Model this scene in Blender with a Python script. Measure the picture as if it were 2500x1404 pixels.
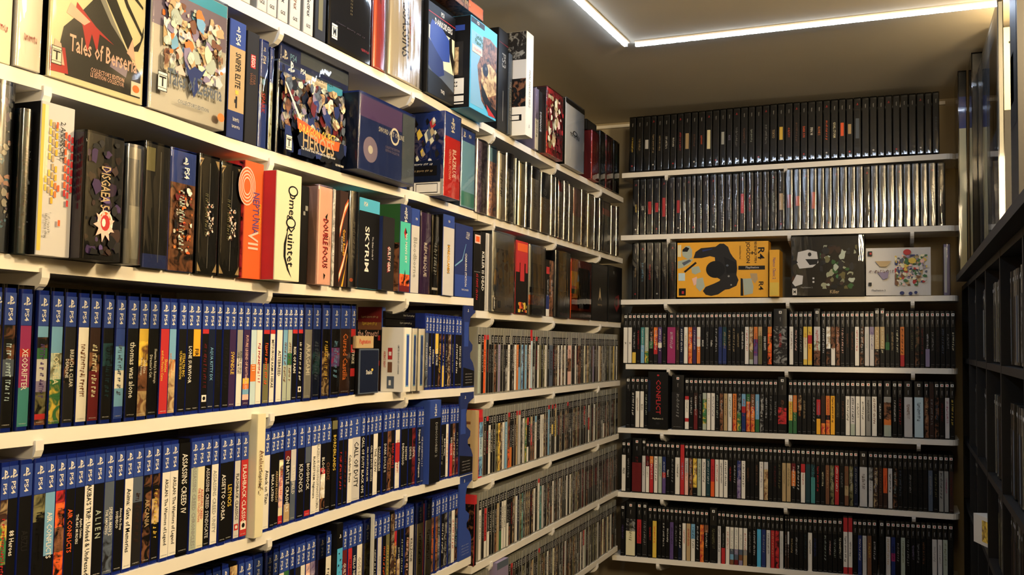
import bpy, math, random
from mathutils import Vector, Matrix
random.seed(7)
S = bpy.context.scene
for o in list(bpy.data.objects): bpy.data.objects.remove(o)
C = S.collection
# ---------------------------------------------------------------- camera
FPX = 2317.74
YAW, PITCH, ROLL = map(math.radians, (22.354, 3.0987, 0.9559))
CP = Vector((.98345, -3.46714, 1.46584))
FW = Vector((-math.sin(YAW)*math.cos(PITCH), math.cos(YAW)*math.cos(PITCH), math.sin(PITCH)))
_r = FW.cross(Vector((0, 0, 1))).normalized(); _u = _r.cross(FW)
RT = math.cos(ROLL)*_r + math.sin(ROLL)*_u
UP = -math.sin(ROLL)*_r + math.cos(ROLL)*_u
cd = bpy.data.cameras.new('camera'); cam = bpy.data.objects.new('camera', cd); C.objects.link(cam)
cd.sensor_width = 36; cd.lens = FPX/2500*36; cd.clip_start = .02
M = Matrix((RT, UP, -FW)).transposed().to_4x4(); M.translation = CP
cam.matrix_world = M; S.camera = cam
def on(ax, v, x, y):
    d = FW + (x-1250)/FPX*RT - (y-702)/FPX*UP
    return CP + d*((v-CP[ax])/d[ax])
def px(p):
    d = Vector(p)-CP; z = d.dot(FW)
    return 1250+FPX*d.dot(RT)/z, 702-FPX*d.dot(UP)/z
# ---------------------------------------------------------------- world, exposure, big lamp, added glint and fill lights
w = bpy.data.worlds.new('world'); S.world = w; w.use_nodes = True
w.node_tree.nodes['Background'].inputs[0].default_value = (.05, .042, .03, 1)
w.node_tree.nodes['Background'].inputs[1].default_value = .3
S.view_settings.view_transform = 'Standard'; S.view_settings.look = 'None'
S.view_settings.exposure = 0.0; S.view_settings.gamma = 1; S.view_settings.use_curve_mapping = False
def area(name, loc, target, size, power, col, sy=None):
    l = bpy.data.lights.new(name, 'AREA'); l.energy = power; l.color = col; l.size = size
    if sy: l.shape = 'RECTANGLE'; l.size_y = sy
    o = bpy.data.objects.new(name, l); C.objects.link(o); o.location = loc
    o.rotation_euler = (Vector(target)-Vector(loc)).to_track_quat('-Z', 'Y').to_euler()
    return o
WARM = (1, .76, .44)
def bulb(name, loc, power, col, r):
    l = bpy.data.lights.new(name, 'POINT'); l.energy = power; l.color = col; l.shadow_soft_size = r
    o = bpy.data.objects.new(name, l); C.objects.link(o); o.location = loc; return o
bulb('warm_room_lamp', (1.42, -1.97, 2.2), 74, WARM, .08)
bulb('warm_glint_light', (1.09, -2.02, 2.26), 3.5, WARM, .05)  # added small unseen light, there for warm glints on the film
area('warm_far_fill', (1.4, -3.5, 2.2), (.0, -1.5, 1.6), .3, 21, (1, .78, .48))  # added unseen fill that brightens the sides facing the camera
# ---------------------------------------------------------------- materials
def lin(h):
    c = [int(h[i:i+2], 16)/255 for i in (0, 2, 4)]
    return tuple(x/12.92 if x <= .04045 else ((x+.055)/1.055)**2.4 for x in c)+(1,)
def soft(h):      # printed inks are a little dull
    c = [int(h[i:i+2], 16) for i in (0, 2, 4)]; m = .3*c[0]+.59*c[1]+.11*c[2]
    return ''.join('%02x' % int(min(255, (x+(m-x)*.14)*.96)) for x in c)
PAL = dict(k='0e0d0c', K='211f1d', w='e6e0d2', c='e2d8ae', g='8d8c86', G='2f6b3a', r='c4282a', R='6e1a1c', o='e2762a', y='e0b93a',
           b='6fa8cf', B='22316e', t='3c8c8a', d='1d3f45', p='5a4480', P='f0b9a6', m='a32a63', n='7a4c30', N='3a241c', s='525c6c',
           e='a9b3a0', l='6f6a42', v='8a7d9c', a='b79a6a', A='2b469c', C='45b3e6', O='f0591f', q='bcd7df', Y='f2a81c', V='3b2450', M='3fc1a8',
           D='101a33', u='c9c5c0', S='a7a9a6')
PAL = {a: soft(b) for a, b in PAL.items()}
CN = dict(k='black', K='charcoal', w='white', c='cream', g='grey', G='green', r='red', R='dark-red', o='orange', y='yellow', b='light-blue', B='navy',
          t='teal', d='dark-teal', p='purple', P='pink', m='magenta', n='brown', N='dark-brown', s='slate', e='pale-green', l='olive', v='lilac', a='tan',
          A='blue', C='sky-blue', O='orange-red', q='ice-blue', Y='amber', V='plum', M='mint', D='dark-navy', u='light-grey', S='silver')
MATS = {}
def nmat(name):
    m = bpy.data.materials.new(name); m.use_nodes = True
    return m, m.node_tree.nodes, m.node_tree.links, m.node_tree.nodes['Principled BSDF']
def mat(code):
    """ink and board colours; '~x' is a busy illustrated print in that colour family; '*x' glossy plastic"""
    if code in MATS: return MATS[code]
    ch = code[-1]; col = lin(PAL[ch])
    m, n, l, b = nmat('print_'+code.replace('~', 'mottled_').replace('*', 'gloss_'))
    b.inputs['Roughness'].default_value = .45; b.inputs['Specular IOR Level'].default_value = .22
    if code[0] == '~':
        tc = n.new('ShaderNodeTexCoord'); nz = n.new('ShaderNodeTexNoise'); nz.inputs['Scale'].default_value = 55; nz.inputs['Detail'].default_value = 4
        nz.inputs['Distortion'].default_value = 1.2
        rp = n.new('ShaderNodeValToRGB'); e = rp.color_ramp
        alt = {'o': 'r', 'r': 'k', 'b': 'B', 'B': 'v', 'n': 'k', 'a': 'n', 'e': 'l', 'g': 'K', 'k': 'n', 'y': 'n', 't': 'd', 'p': 'm', 'l': 'k', 'v': 'p', 'w': 'a', 'c': 'n',
               's': 'K', 'G': 'y', 'R': 'k', 'P': 'v', 'N': 'a', 'd': 'k', 'm': 'R', 'K': 'g', 'u': 'g', 'S': 'K', 'V': 'm'}.get(ch, 'k')
        e.elements[0].position = .36; e.elements[0].color = lin(PAL[alt])
        e.elements[1].position = .62; e.elements[1].color = tuple(min(1, c*1.5) for c in col[:3])+(1,)
        x = e.elements.new(.5); x.color = col
        l.new(tc.outputs['Object'], nz.inputs['Vector']); l.new(nz.outputs[0], rp.inputs[0]); l.new(rp.outputs[0], b.inputs['Base Color'])
        b.inputs['Roughness'].default_value = .4
    elif code[0] == '*':
        b.inputs['Base Color'].default_value = col; b.inputs['Roughness'].default_value = .12
    else:
        b.inputs['Base Color'].default_value = col
    MATS[code] = m; return m
def special(name, col, rough, metal=0, noise=0, bump=0, bscale=40, coat=0, stretch=None, trans=0):
    if name in MATS: return MATS[name]
    m, n, l, b = nmat(name); b.inputs['Base Color'].default_value = lin(col); b.inputs['Roughness'].default_value = rough; b.inputs['Metallic'].default_value = metal
    b.inputs['Coat Weight'].default_value = coat
    if bump or noise:
        tc = n.new('ShaderNodeTexCoord'); nz = n.new('ShaderNodeTexNoise'); nz.inputs['Scale'].default_value = bscale; nz.inputs['Detail'].default_value = 5
        if stretch:
            mp = n.new('ShaderNodeMapping'); mp.inputs['Scale'].default_value = stretch; l.new(tc.outputs['Object'], mp.inputs[0]); l.new(mp.outputs[0], nz.inputs['Vector'])
        else: l.new(tc.outputs['Object'], nz.inputs['Vector'])
        if bump:
            bp = n.new('ShaderNodeBump'); bp.inputs['Strength'].default_value = bump; bp.inputs['Distance'].default_value = .004
            l.new(nz.outputs[0], bp.inputs['Height']); l.new(bp.outputs[0], b.inputs['Normal'])
        if noise:
            mx = n.new('ShaderNodeMix'); mx.data_type = 'RGBA'; c = lin(col)
            mx.inputs[6].default_value = tuple(x*(1-noise) for x in c[:3])+(1,); mx.inputs[7].default_value = tuple(min(1, x*(1+noise)) for x in c[:3])+(1,)
            l.new(nz.outputs[0], mx.inputs[0]); l.new(mx.outputs[2], b.inputs['Base Color'])
    MATS[name] = m; return m
def film(name, fac, rough, bump, scale, tint=(1, 1, 1, 1), stretch=(1, 1, .25)):
    """clear packaging film: transparent with a wrinkled glossy skin"""
    if name in MATS: return MATS[name]
    m = bpy.data.materials.new(name); m.use_nodes = True; n = m.node_tree.nodes; l = m.node_tree.links; n.clear()
    out = n.new('ShaderNodeOutputMaterial'); mx = n.new('ShaderNodeMixShader'); t = n.new('ShaderNodeBsdfTransparent'); g = n.new('ShaderNodeBsdfGlossy')
    t.inputs[0].default_value = tint; g.inputs['Roughness'].default_value = rough
    lw = n.new('ShaderNodeLayerWeight'); lw.inputs[0].default_value = fac
    tc = n.new('ShaderNodeTexCoord'); mp = n.new('ShaderNodeMapping'); mp.inputs['Scale'].default_value = stretch
    nz = n.new('ShaderNodeTexNoise'); nz.inputs['Scale'].default_value = scale; nz.inputs['Detail'].default_value = 3; nz.inputs['Distortion'].default_value = .6
    bp = n.new('ShaderNodeBump'); bp.inputs['Strength'].default_value = bump; bp.inputs['Distance'].default_value = .006
    l.new(tc.outputs['Object'], mp.inputs[0]); l.new(mp.outputs[0], nz.inputs['Vector']); l.new(nz.outputs[0], bp.inputs['Height'])
    l.new(bp.outputs[0], g.inputs['Normal']); l.new(bp.outputs[0], lw.inputs['Normal'])
    l.new(lw.outputs['Fresnel'], mx.inputs[0]); l.new(t.outputs[0], mx.inputs[1]); l.new(g.outputs[0], mx.inputs[2]); l.new(mx.outputs[0], out.inputs[0])
    MATS[name] = m; return m
FILM = film('clear_film', .4, .018, .4, 15)
SLEEVE = film('clear_sleeve', .3, .05, .12, 9, (.93, .94, .93, 1))
FOIL = film('crinkled_film', .56, .17, .6, 26, (.97, .96, .93, 1), (1, 1, .12))
WHITE = special('white_laminate', 'e2dccf', .42, noise=.03, bscale=14)
WALLM = special('tan_wall_paint', 'a3967a', .85, noise=.06, bscale=5)
CEILM = special('tan_ceiling_paint', 'cdc6b4', .9, noise=.07, bscale=4, bump=.05)
FLOORM = special('dark_floor_carpet', '2e2924', .95, noise=.25, bscale=120)
STEEL = special('white_painted_steel', 'dcd8d0', .35)
BLKWOOD = special('black_painted_wood', '0a0908', .55, noise=.2, bscale=20)
BLUEP = special('blue_case_plastic', '15246c', .16, coat=.3)
GREYP = special('grey_clear_plastic', '7d7c72', .14, coat=.3)
REDP = special('red_clear_plastic', 'c01f2a', .14, coat=.3)
BLACKP = special('black_case_plastic', '141413', .3, coat=.1)
CLEARP = special('frosty_clear_plastic', '6c6a60', .1, coat=.5)
# ---------------------------------------------------------------- mesh helpers
def mesh(name, V, F, mats, idx=None, parent=None, loc=(0, 0, 0), rz=0):
    me = bpy.data.meshes.new(name); me.from_pydata([tuple(v) for v in V], [], F)
    for m in (mats if isinstance(mats, (list, tuple)) else [mats]): me.materials.append(m)
    if idx: me.polygons.foreach_set('material_index', idx)
    me.update(); return link(name, me, parent, loc, rz)
def link(name, me, parent=None, loc=(0, 0, 0), rz=0):
    o = bpy.data.objects.new(name, me); C.objects.link(o); o.location = loc; o.rotation_euler = (0, 0, rz)
    if parent: o.parent = parent
    return o
BF = [(0, 3, 2, 1), (4, 5, 6, 7), (0, 1, 5, 4), (1, 2, 6, 5), (2, 3, 7, 6), (3, 0, 4, 7)]
def bv(x0, x1, y0, y1, z0, z1):
    return [(x0, y0, z0), (x1, y0, z0), (x1, y1, z0), (x0, y1, z0), (x0, y0, z1), (x1, y0, z1), (x1, y1, z1), (x0, y1, z1)]
def box(name, x0, x1, y0, y1, z0, z1, m, parent=None): return mesh(name, bv(x0, x1, y0, y1, z0, z1), BF, m, parent=parent)
def boxes(name, L, mats, parent=None, idx=None):
    V, F, I = [], [], []
    for k, b in enumerate(L):
        n = len(V); V += bv(*b); F += [tuple(i+n for i in f) for f in BF]; I += [idx[k] if idx else 0]*6
    return mesh(name, V, F, mats, I, parent)
def prism(name, pts, z0, z1, m, parent=None, smooth=False):
    """outline in x,y (counter-clockwise seen from above) pulled up from z0 to z1"""
    n = len(pts); V = [(x, y, z0) for x, y in pts]+[(x, y, z1) for x, y in pts]
    F = [(i, (i+1) % n, n+(i+1) % n, n+i) for i in range(n)]+[tuple(range(n-1, -1, -1)), tuple(range(n, 2*n))]
    o = mesh(name, V, F, m, parent=parent)
    if smooth:
        o.data.polygons.foreach_set('use_smooth', [True]*n+[False]*2)
        E = o.data.edges; sh = set(range(n))
        at = o.data.attributes.new('sharp_edge', 'BOOLEAN', 'EDGE')
        for e in E:
            a, b = e.vertices
            if (a < n) == (b < n) or pts[a % n][1] > .02: at.data[e.index].value = True
    return o
def arcpts(cx, cy, r, a0, a1, k): return [(cx+r*math.cos(math.radians(a0+(a1-a0)*i/k)), cy+r*math.sin(math.radians(a0+(a1-a0)*i/k))) for i in range(k+1)]
def tag(o, label=None, cat=None, group=None, kind=None):
    for k, v in (('label', label), ('category', cat), ('group', group), ('kind', kind)):
        if v: o[k] = v
    return o
def empty(name, loc, rz, label, cat, group=None):
    o = bpy.data.objects.new(name, None); o.empty_display_size = .02; C.objects.link(o); o.location = loc; o.rotation_euler = (0, 0, rz)
    return tag(o, label, cat, group)
# lettering -------------------------------------------------------
TXT = {}
def glyphs(s):
    if s not in TXT:
        cu = bpy.data.curves.new('t', 'FONT'); cu.body = s; cu.resolution_u = 1 if len(s) > 6 else 2; cu.fill_mode = 'FRONT'; cu.offset = .012
        ob = bpy.data.objects.new('t', cu); me = bpy.data.meshes.new_from_object(ob)
        V = [tuple(v.co[:2]) for v in me.vertices]; F = [tuple(p.vertices) for p in me.polygons]
        bpy.data.objects.remove(ob); bpy.data.curves.remove(cu); bpy.data.meshes.remove(me)
        x0 = min(v[0] for v in V); x1 = max(v[0] for v in V); y0 = min(v[1] for v in V); y1 = max(v[1] for v in V)
        TXT[s] = ([((x-x0)/(x1-x0)-.5, (y-y0)/(y1-y0)-.5) for x, y in V], F, (x1-x0)/(y1-y0))
    return TXT[s]
def place2(V, F, m, parent, name, c, L, H, mode, y):
    """put a flat figure (u,v in +-.5) on a face. mode h: front, v: front reading downwards, s: camera-facing side, t: side reading downwards"""
    cx, cz = c; O = []
    for u, v in V:
        a, b = u*L, v*H
        if mode == 'h': p = (cx+a, y, cz+b)
        elif mode == 'v': p = (cx+b, y, cz-a)
        elif mode == 's': p = (y, cx-a, cz+b)
        else: p = (y, cx-b, cz-a)
        O.append(p)
    return mesh(name, O, F, m, parent=parent)
def letter(s, m, parent, c, maxL, maxH, mode='v', y=-.0008, name='title_lettering', fit=.75):
    V, F, asp = glyphs(s); H = maxH; L = H*asp*fit
    if L > maxL:
        L = maxL; H = max(min(H, L/asp/ .62), 0)
    return place2(V, F, m, parent, name, c, L, H, mode, y)
SCR = {}
def scribble(seed):
    """small illegible print: a run of uneven letter-like strokes"""
    seed %= 14
    if seed not in SCR:
        r = random.Random(seed); V, F = [], []; u = -.5
        while u < .46:
            wd = r.uniform(.015, .05); h0 = r.uniform(-.5, -.25); h1 = r.uniform(.2, .5)
            for q in ([(u, h0, u+wd*.4, h1), (u, h1-.25, u+wd, h1)] if r.random() < .6 else [(u, h0, u+wd, h0+.3), (u+wd*.5, h0, u+wd, h1)]):
                n = len(V); V += [(q[0], q[1]), (q[2], q[1]), (q[2], q[3]), (q[0], q[3])]; F.append((n, n+1, n+2, n+3))
            u += wd+r.choice((.012, .012, .012, .05))
        SCR[seed] = (V, F)
    return SCR[seed]
def ell(cx, cy, rx, ry, k=16): return [(cx+rx*math.cos(2*math.pi*i/k), cy+ry*math.sin(2*math.pi*i/k)) for i in range(k)]
# the P-and-S family mark used on headers
_e = []
def _q(*p): _e.append(p)
_q((-.12, -.5), (.04, -.44), (.04, .42), (-.12, .5)); _q((.04, .22), (.04, .42), (.2, .36), (.28, .2), (.16, .22)); _q((.16, .22), (.28, .2), (.28, .02), (.18, -.06), (.16, .06)); _q((.04, -.1), (.18, -.06), (.16, .06), (.04, .0))
_q((.1, -.26), (.4, -.14), (.5, -.22), (.42, -.34), (.1, -.44), (.1, -.36), (.36, -.26), (.34, -.22), (.1, -.32))
_q((-.18, -.18), (-.42, -.26), (-.5, -.36), (-.4, -.44), (-.18, -.38), (-.18, -.32), (-.34, -.36), (-.36, -.32), (-.18, -.26))
EMB = ([p for q in _e for p in q], [])
_n = 0
for q in _e: EMB[1].append(tuple(range(_n, _n+len(q)))); _n += len(q)
# ---------------------------------------------------------------- room shell
CZ, WL, WB, WR, YF = 2.348, -.205, .215, 1.72, -4.9
tag(box('floor', WL, WR, YF, WB, -.05, 0, FLOORM), kind='structure')
tag(box('ceiling', WL-.1, WR+.1, YF-.1, WB+.1, CZ, CZ+.08, CEILM), kind='structure')
tag(box('wall_left', WL-.1, WL, YF-.1, WB+.1, -.05, CZ, WALLM), kind='structure')
tag(box('wall_back', WL, WR, WB, WB+.1, -.05, CZ, WALLM), kind='structure')
tag(box('wall_right', WR, WR+.1, YF-.1, WB+.1, -.05, CZ, WALLM), kind='structure')
tag(box('wall_front', WL, WR, YF-.1, YF, -.05, CZ, WALLM), kind='structure')
tag(box('trim_1', WL+.002, 1.13, WB-.016, WB, 2.325, 2.337, WHITE), kind='structure')
# ---------------------------------------------------------------- shelves
# camera-plane readings of each board's front upper edge, turned into heights on its own wall
BD = {
 'A1': ('L', -2.35, -1.312, [(586.5, 0), (764, 91.3), (900, 160), (1026, 222.6), (1130, 284)], (684, 1006)),
 'B1': ('L', -1.308, .03, [(1189, 304), (1355, 396), (1525, 485)], (1205, 1355, 1467)),
 'A2': ('L', -2.95, -1.312, [(3, 154.5), (117, 188), (352, 262), (560, 337), (834, 422), (1018, 469.6), (1155, 515)], (112, 660, 990)),
 'B2': ('L', -1.308, .03, [(1170, 522), (1525, 633)], (1204, 1355, 1464)),
 'A3': ('L', -2.95, -1.312, [(0, 617.6), (288, 649), (648, 687), (1152, 728)], (107, 656, 992)),
 'B3': ('L', -1.308, .01, [(1163, 758), (1515, 788)], (1201, 1351, 1465)),
 'A4': ('L', -2.95, -1.312, [(0, 1058), (288, 1032), (662, 991), (878, 962), (1157, 946)], (92, 661, 990)),
 'B4': ('L', -1.308, .01, [(1156, 967), (1514, 929)], (1200, 1351, 1461)),
 'A5': ('L', -2.6, -1.312, [(389, 1375), (620, 1310), (720, 1276), (956, 1202), (1156, 1155)], (655, 988)),
 'B5': ('L', -1.308, 0, [(1158, 1173), (1509, 1059.5)], (1202, 1343, 1460)),
 'A6': ('L', -2.4, -1.312, [(1056, 1396), (1111, 1380), (1155, 1359)], ()),
 'B6': ('L', -1.308, 0, [(1154, 1382), (1502, 1200)], (1198, 1350, 1461)),
 'B7': ('L', -1.308, 0, [(1407, 1404), (1502, 1336)], (1458,)),
 'R1': ('B', .002, 1.155, [(1520, 423), (1640, 415.5), (1920, 395), (2290, 376)], (1627, 1918)),
 'R2': ('B', .0, 1.158, [(1516, 575), (1920, 560), (2325, 550)], (1632, 1927, 2227)),
 'R3': ('B', -.004, 1.16, [(1511, 732), (1920, 725), (2335, 721)], (1625, 1923, 2228)),
 'R4': ('B', .024, 1.155, [(1528, 889), (1920, 893), (2335, 900)], (1632, 1920, 2229)),
 'R5': ('B', -.004, 1.157, [(1508, 1044), (1920, 1061), (2340, 1075)], (1616, 1921, 2243)),
 'R6': ('B', -.01, 1.157, [(1502, 1200), (1920, 1228), (2340, 1256)], (1616, 1918, 2231)),
 'R7': ('B', -.02, 1.157, [(1495, 1355), (1920, 1396), (2340, 1425)], (1606,)),
}
BN = {'A1': "the left wall's topmost shelf", 'B1': "the far topmost left-wall shelf", 'A2': "left wall's second shelf", 'B2': "far second left-wall shelf",
      'A3': "left wall's third shelf", 'B3': "far third left-wall shelf", 'A4': "left wall's fourth shelf", 'B4': "far fourth left-wall shelf", 'A5': "left wall's fifth shelf",
      'B5': "far fifth left-wall shelf", 'A6': "left wall's bottom shelf", 'B6': "far sixth left-wall shelf", 'B7': "far bottom left-wall shelf", 'R1': "back wall's top shelf",
      'R2': "back wall's second shelf", 'R3': "back wall's third shelf", 'R4': "back wall's fourth shelf", 'R5': "back wall's fifth shelf", 'R6': "back wall's sixth shelf", 'R7': "back wall's bottom shelf"}
TH = .0185
ST = {}
for k, (wl, s0, s1, P, br) in BD.items():
    L = []
    for q in P:
        h = on(0, 0, *q) if wl == 'L' else on(1, 0, *q)
        L.append((h.y if wl == 'L' else h.x, h.z))
    if k in ('A6', 'B7'): L = [(s0, sum(a[1] for a in L)/len(L))]
    ST[k] = L
def zb(bd, s):
    L = ST[bd]
    if s <= L[0][0]: return L[0][1]
    for (a, za), (b, z2) in zip(L, L[1:]):
        if s <= b: return za+(z2-za)*(s-a)/(b-a)
    return L[-1][1]
def wp(wl, s, d, z): return (-d, s, z) if wl == 'L' else (s, d, z)
def s_at(bd, x, h=.09, d=0):
    """where along the shelf the sight line through column x meets height h above the board, d behind the edge"""
    wl = BD[bd][0]; a, b = (-3.2, .6) if wl == 'L' else (-.4, 1.6)
    for _ in range(40):
        m = (a+b)/2
        if px(wp(wl, m, d, zb(bd, m)+h))[0] < x: a = m
        else: b = m
    return (a+b)/2
def h_at(bd, s, y, d=0):
    """height above the board of row y at s"""
    wl = BD[bd][0]; a, b = -.05, .6
    for _ in range(30):
        m = (a+b)/2
        if px(wp(wl, s, d, zb(bd, s)+m))[1] > y: a = m
        else: b = m
    return (a+b)/2
RZ = {'L': math.pi/2, 'B': 0}
for k, (wl, s0, s1, P, br) in BD.items():
    dp = .19
    ss = sorted({s0, s1, *[s for s, z in ST[k] if s0 < s < s1]})
    t = empty('wall_shelf', wp(wl, s0, 0, zb(k, s0)), RZ[wl], {'A': 'long near', 'B': 'far', 'R': 'long'}[k[0]]+' white laminate shelf board on steel brackets, '+BN[k].replace('the ', ''), 'shelf', 'white wall shelves')
    z00 = zb(k, s0); out = []
    if wl == 'B':   # rounded free corner at the aisle end
        pts = [(0, dp), (0, 0), (s1-s0-.03, 0)]+arcpts(s1-s0-.03, .03, .03, -90, 0, 5)+[(s1-s0, dp)]
        zf = lambda u: zb(k, s0+u)-z00
        n = len(pts); V = [(x, y, zf(x)-TH) for x, y in pts]+[(x, y, zf(x)) for x, y in pts]
        F = [(i, (i+1) % n, n+(i+1) % n, n+i) for i in range(n)]+[tuple(range(n-1, -1, -1)), tuple(range(n, 2*n))]
        mesh('shelf_board', V, F, WHITE, parent=t)
    else:
        V, F = [], []
        for s in ss:
            u = s-s0; z = zb(k, s)-z00; V += [(u, 0, z-TH), (u, dp, z-TH), (u, dp, z), (u, 0, z)]
        for i in range(len(ss)-1):
            a = i*4; F += [(a, a+4, a+7, a+3), (a+3, a+7, a+6, a+2), (a+2, a+6, a+5, a+1), (a+1, a+5, a+4, a)]
        e = len(V)-4; F += [(3, 2, 1, 0), (e, e+1, e+2, e+3)]
        mesh('shelf_board', V, F, WHITE, parent=t)
    for bx in br:
        s = s_at(k, bx, -.02); u = s-s0; z = zb(k, s)-z00-TH-.0003
        prof = [(-.0015, .010), (-.003, .009), (-.003, -.008), (.004, -.018), (.016, -.024), (.09, -.032), (.19, -.045), (.19, 0), (0, 0)]
        prof = [(-.0035, .006), (-.0035, -.006), (0, -.014), (.008, -.021), (.025, -.026), (.19, -.05), (.19, 0), (-.0006, 0), (-.0006, .006)]
        n = len(prof); V = [(u-.006, a, z+b) for a, b in prof]+[(u+.006, a, z+b) for a, b in prof]
        F = [(i, n+i, n+(i+1) % n, (i+1) % n) for i in range(n)]+[tuple(range(n)), tuple(range(2*n-1, n-1, -1))]
        mesh('shelf_bracket', V, F, STEEL, parent=t)
# ---------------------------------------------------------------- labels
ONES = 'zeroth first second third fourth fifth sixth seventh eighth ninth tenth eleventh twelfth thirteenth fourteenth fifteenth sixteenth seventeenth eighteenth nineteenth'.split()
TENS = {20: 'twent', 30: 'thirt', 40: 'fort', 50: 'fift', 60: 'sixt', 70: 'sevent', 80: 'eight', 90: 'ninet'}
def nth(i):
    if i < 20: return ONES[i]
    t = TENS[i//10*10]
    return t+'ieth' if i % 10 == 0 else t+'y-'+ONES[i % 10]
def segs(code):
    out = []; i = 0
    while i < len(code):
        t = ''
        if code[i] in '~*': t = code[i]; i += 1
        t += code[i]; i += 1; n = ''
        while i < len(code) and (code[i].isdigit()): n += code[i]; i += 1
        out.append((t, float(n or 1)))
    return out
def look(code):
    L = []
    for t, _ in segs(code):
        nm = ('mottled-' if t[0] == '~' else '')+CN[t[-1]]
        if not L or L[-1] != nm: L.append(nm)
    return '-over-'.join(L[:2]) if len(L) > 1 else L[0]
# ---------------------------------------------------------------- game cases
def roundfront(wd, dp, r):
    h = wd/2
    return [(-h, dp), (-h, r)]+[(-h+r-r*math.cos(math.radians(a)), r-r*math.sin(math.radians(a))) for a in (30, 60)]+[(-h+r, 0), (h-r, 0)]+[(h-r+r*math.cos(math.radians(a)), r-r*math.sin(math.radians(a))) for a in (60, 30)]+[(h, r), (h, dp)]
def strip(name, wd, z0, z1, code, parent, y=-.0004, busy=True):
    sg = segs(code); tot = sum(n for _, n in sg); z = z1; V, F, I, MM = [], [], [], []
    for t, n in sg:
        zz = z-(z1-z0)*n/tot; k = len(V); V += [(-wd/2, y, zz), (wd/2, y, zz), (wd/2, y, z), (-wd/2, y, z)]; F.append((k, k+1, k+2, k+3))
        m = mat(t)
        if m not in MM: MM.append(m)
        I.append(MM.index(m)); z = zz
    k = len(V); h = wd/2; V += [(-h, y+.0003, z0), (h, y+.0003, z0), (h, y+.0003, z1), (-h, y+.0003, z1)]
    return mesh(name, V, F, MM, I, parent)
def shell(name, wd, hh, dp, m, t, r=.002):
    r = min(r, wd*.12) if name == 'case_shell' else min(r, wd*.3)
    return prism(name, roundfront(wd, dp, r), 0, hh, m, t, r > .0013)
def sleeve(t, wd, hh, dp, m, g=.0008, name='clear_sleeve', bulge=.22):
    """film skin round a case; loose film bulges forward between its edges"""
    h = wd/2+g
    if m is FOIL:
        bl = min(.006, wd*bulge); k = 8; P = [(-h, dp+.001), (-h, .002)]+[(h*(-1+2*i/k), -.0024-bl*(1-(2*i/k-1)**2)) for i in range(k+1)]+[(h, .002), (h, dp+.001)]
    else:
        r = min(.0045, h*.5); P = [(-h, dp+.001), (-h, r-.0024)]+[(-h+r-r*math.cos(math.radians(a)), -.0024+r-r*math.sin(math.radians(a))) for a in (22, 45, 68)]+[(-h+r, -.0024), (h-r, -.0024)]+[(h-r+r*math.cos(math.radians(a)), -.0024+r-r*math.sin(math.radians(a))) for a in (68, 45, 22)]+[(h, r-.0024), (h, dp+.001)]
    return prism(name, P, .0004, hh+.0025, m, t, True)
def case_ps4(t, wd, code, title='', tc='w', opt='', seed=0):
    H = .1715; iw = wd-.0007
    nohead = 'n' in opt
    shell('case_shell', wd, H, .137, mat('*k') if 'K' in opt else BLUEP, t)
    if nohead:
        strip('spine_insert', iw, .005, .166, code, t); top = .158
    else:
        strip('spine_insert', iw, .005, .127, code, t); top = .126
        strip('header_band', iw, .1275, .166, 'A', t)
        eh = min(.011, iw*1.1)
        place2(EMB[0], EMB[1], mat('w'), t, 'header_logo', (0, .157), eh*.95, eh, 'h', -.0008)
        letter('PS4', mat('w'), t, (0, .140), .021, min(.006, iw*.5), 'v', name='header_lettering', fit=1.3)
    zc, ln = top-.002-.05, .088
    if 'j' in opt: zc, ln = .07, .118
    if title == '#': scrib(t, (0, zc-.004), .07, iw*.55, tc, seed)
    elif title:
        if '/' in title:
            a, b = title.split('/'); letter(a, mat(tc), t, (iw*.2, zc), ln, iw*.36); letter(b, mat(tc), t, (-iw*.22, zc), ln, iw*.3)
        else: letter(title, mat(tc), t, (0, zc), ln, iw*.55)
    if 'f' not in opt:
        scrib(t, (0, .0085), iw*.7, .0016, 'w' if segs(code)[-1][0][-1] not in 'wcue' else 'g', seed+3, 'h', 'small_print')
    if 'q' in opt:   # square publisher badge at the foot
        place2([(-.5, -.5), (.5, -.5), (.5, .5), (-.5, .5)], [(0, 1, 2, 3)], mat('w' if 'Q' not in opt else 'r'), t, 'badge_print', (0, .022), iw*.75, iw*.75, 'h', -.0007)
        place2(ell(0, 0, .3, .3, 8), [tuple(range(8))], mat('k' if 'Q' not in opt else 'w'), t, 'badge_mark', (0, .022), iw*.75, iw*.75, 'h', -.0009)
    if 'h' in opt: strip('warning_band', iw, .1205, .1272, 'r', t, -.0006)
    if 's' in opt: sleeve(t, wd+.004, H+.002, .139, SLEEVE)
    if 'F' in opt: sleeve(t, wd+.001, H+.001, .138, FILM)
def scrib(t, c, L, H, tc, seed, mode='v', name='title_print'):
    V, F = scribble(seed); return place2(V, F, mat(tc), t, name, c, L, H, mode, -.0008)
def case_ps3(t, wd, code, title='', tc='w', opt='', seed=0):
    H = .1715; wd -= .0004; iw = wd-.0016
    red = 'r' in opt
    shell('case_shell', wd, H, .135, REDP if 'R' in opt else GREYP, t, .002)
    z1 = .151 if red else .133
    strip('spine_insert', iw, .004, z1 if red else .128, code, t)
    if red: strip('header_band', iw, .140, .152, 'r', t, -.0006)
    elif 'n' not in opt:
        strip('header_band', iw, .129, .152, 'k', t); letter('PS3', mat('u'), t, (0, .1405), .018, iw*.45, 'v', name='header_lettering', fit=1.3)
    if title and title != '#': letter(title, mat(tc), t, (0, .075), .1, iw*.5)
    else: scrib(t, (0, .085), .06, iw*.5, tc, seed)
    if 's' in opt: sleeve(t, wd+.002, H, .137, SLEEVE)
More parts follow.
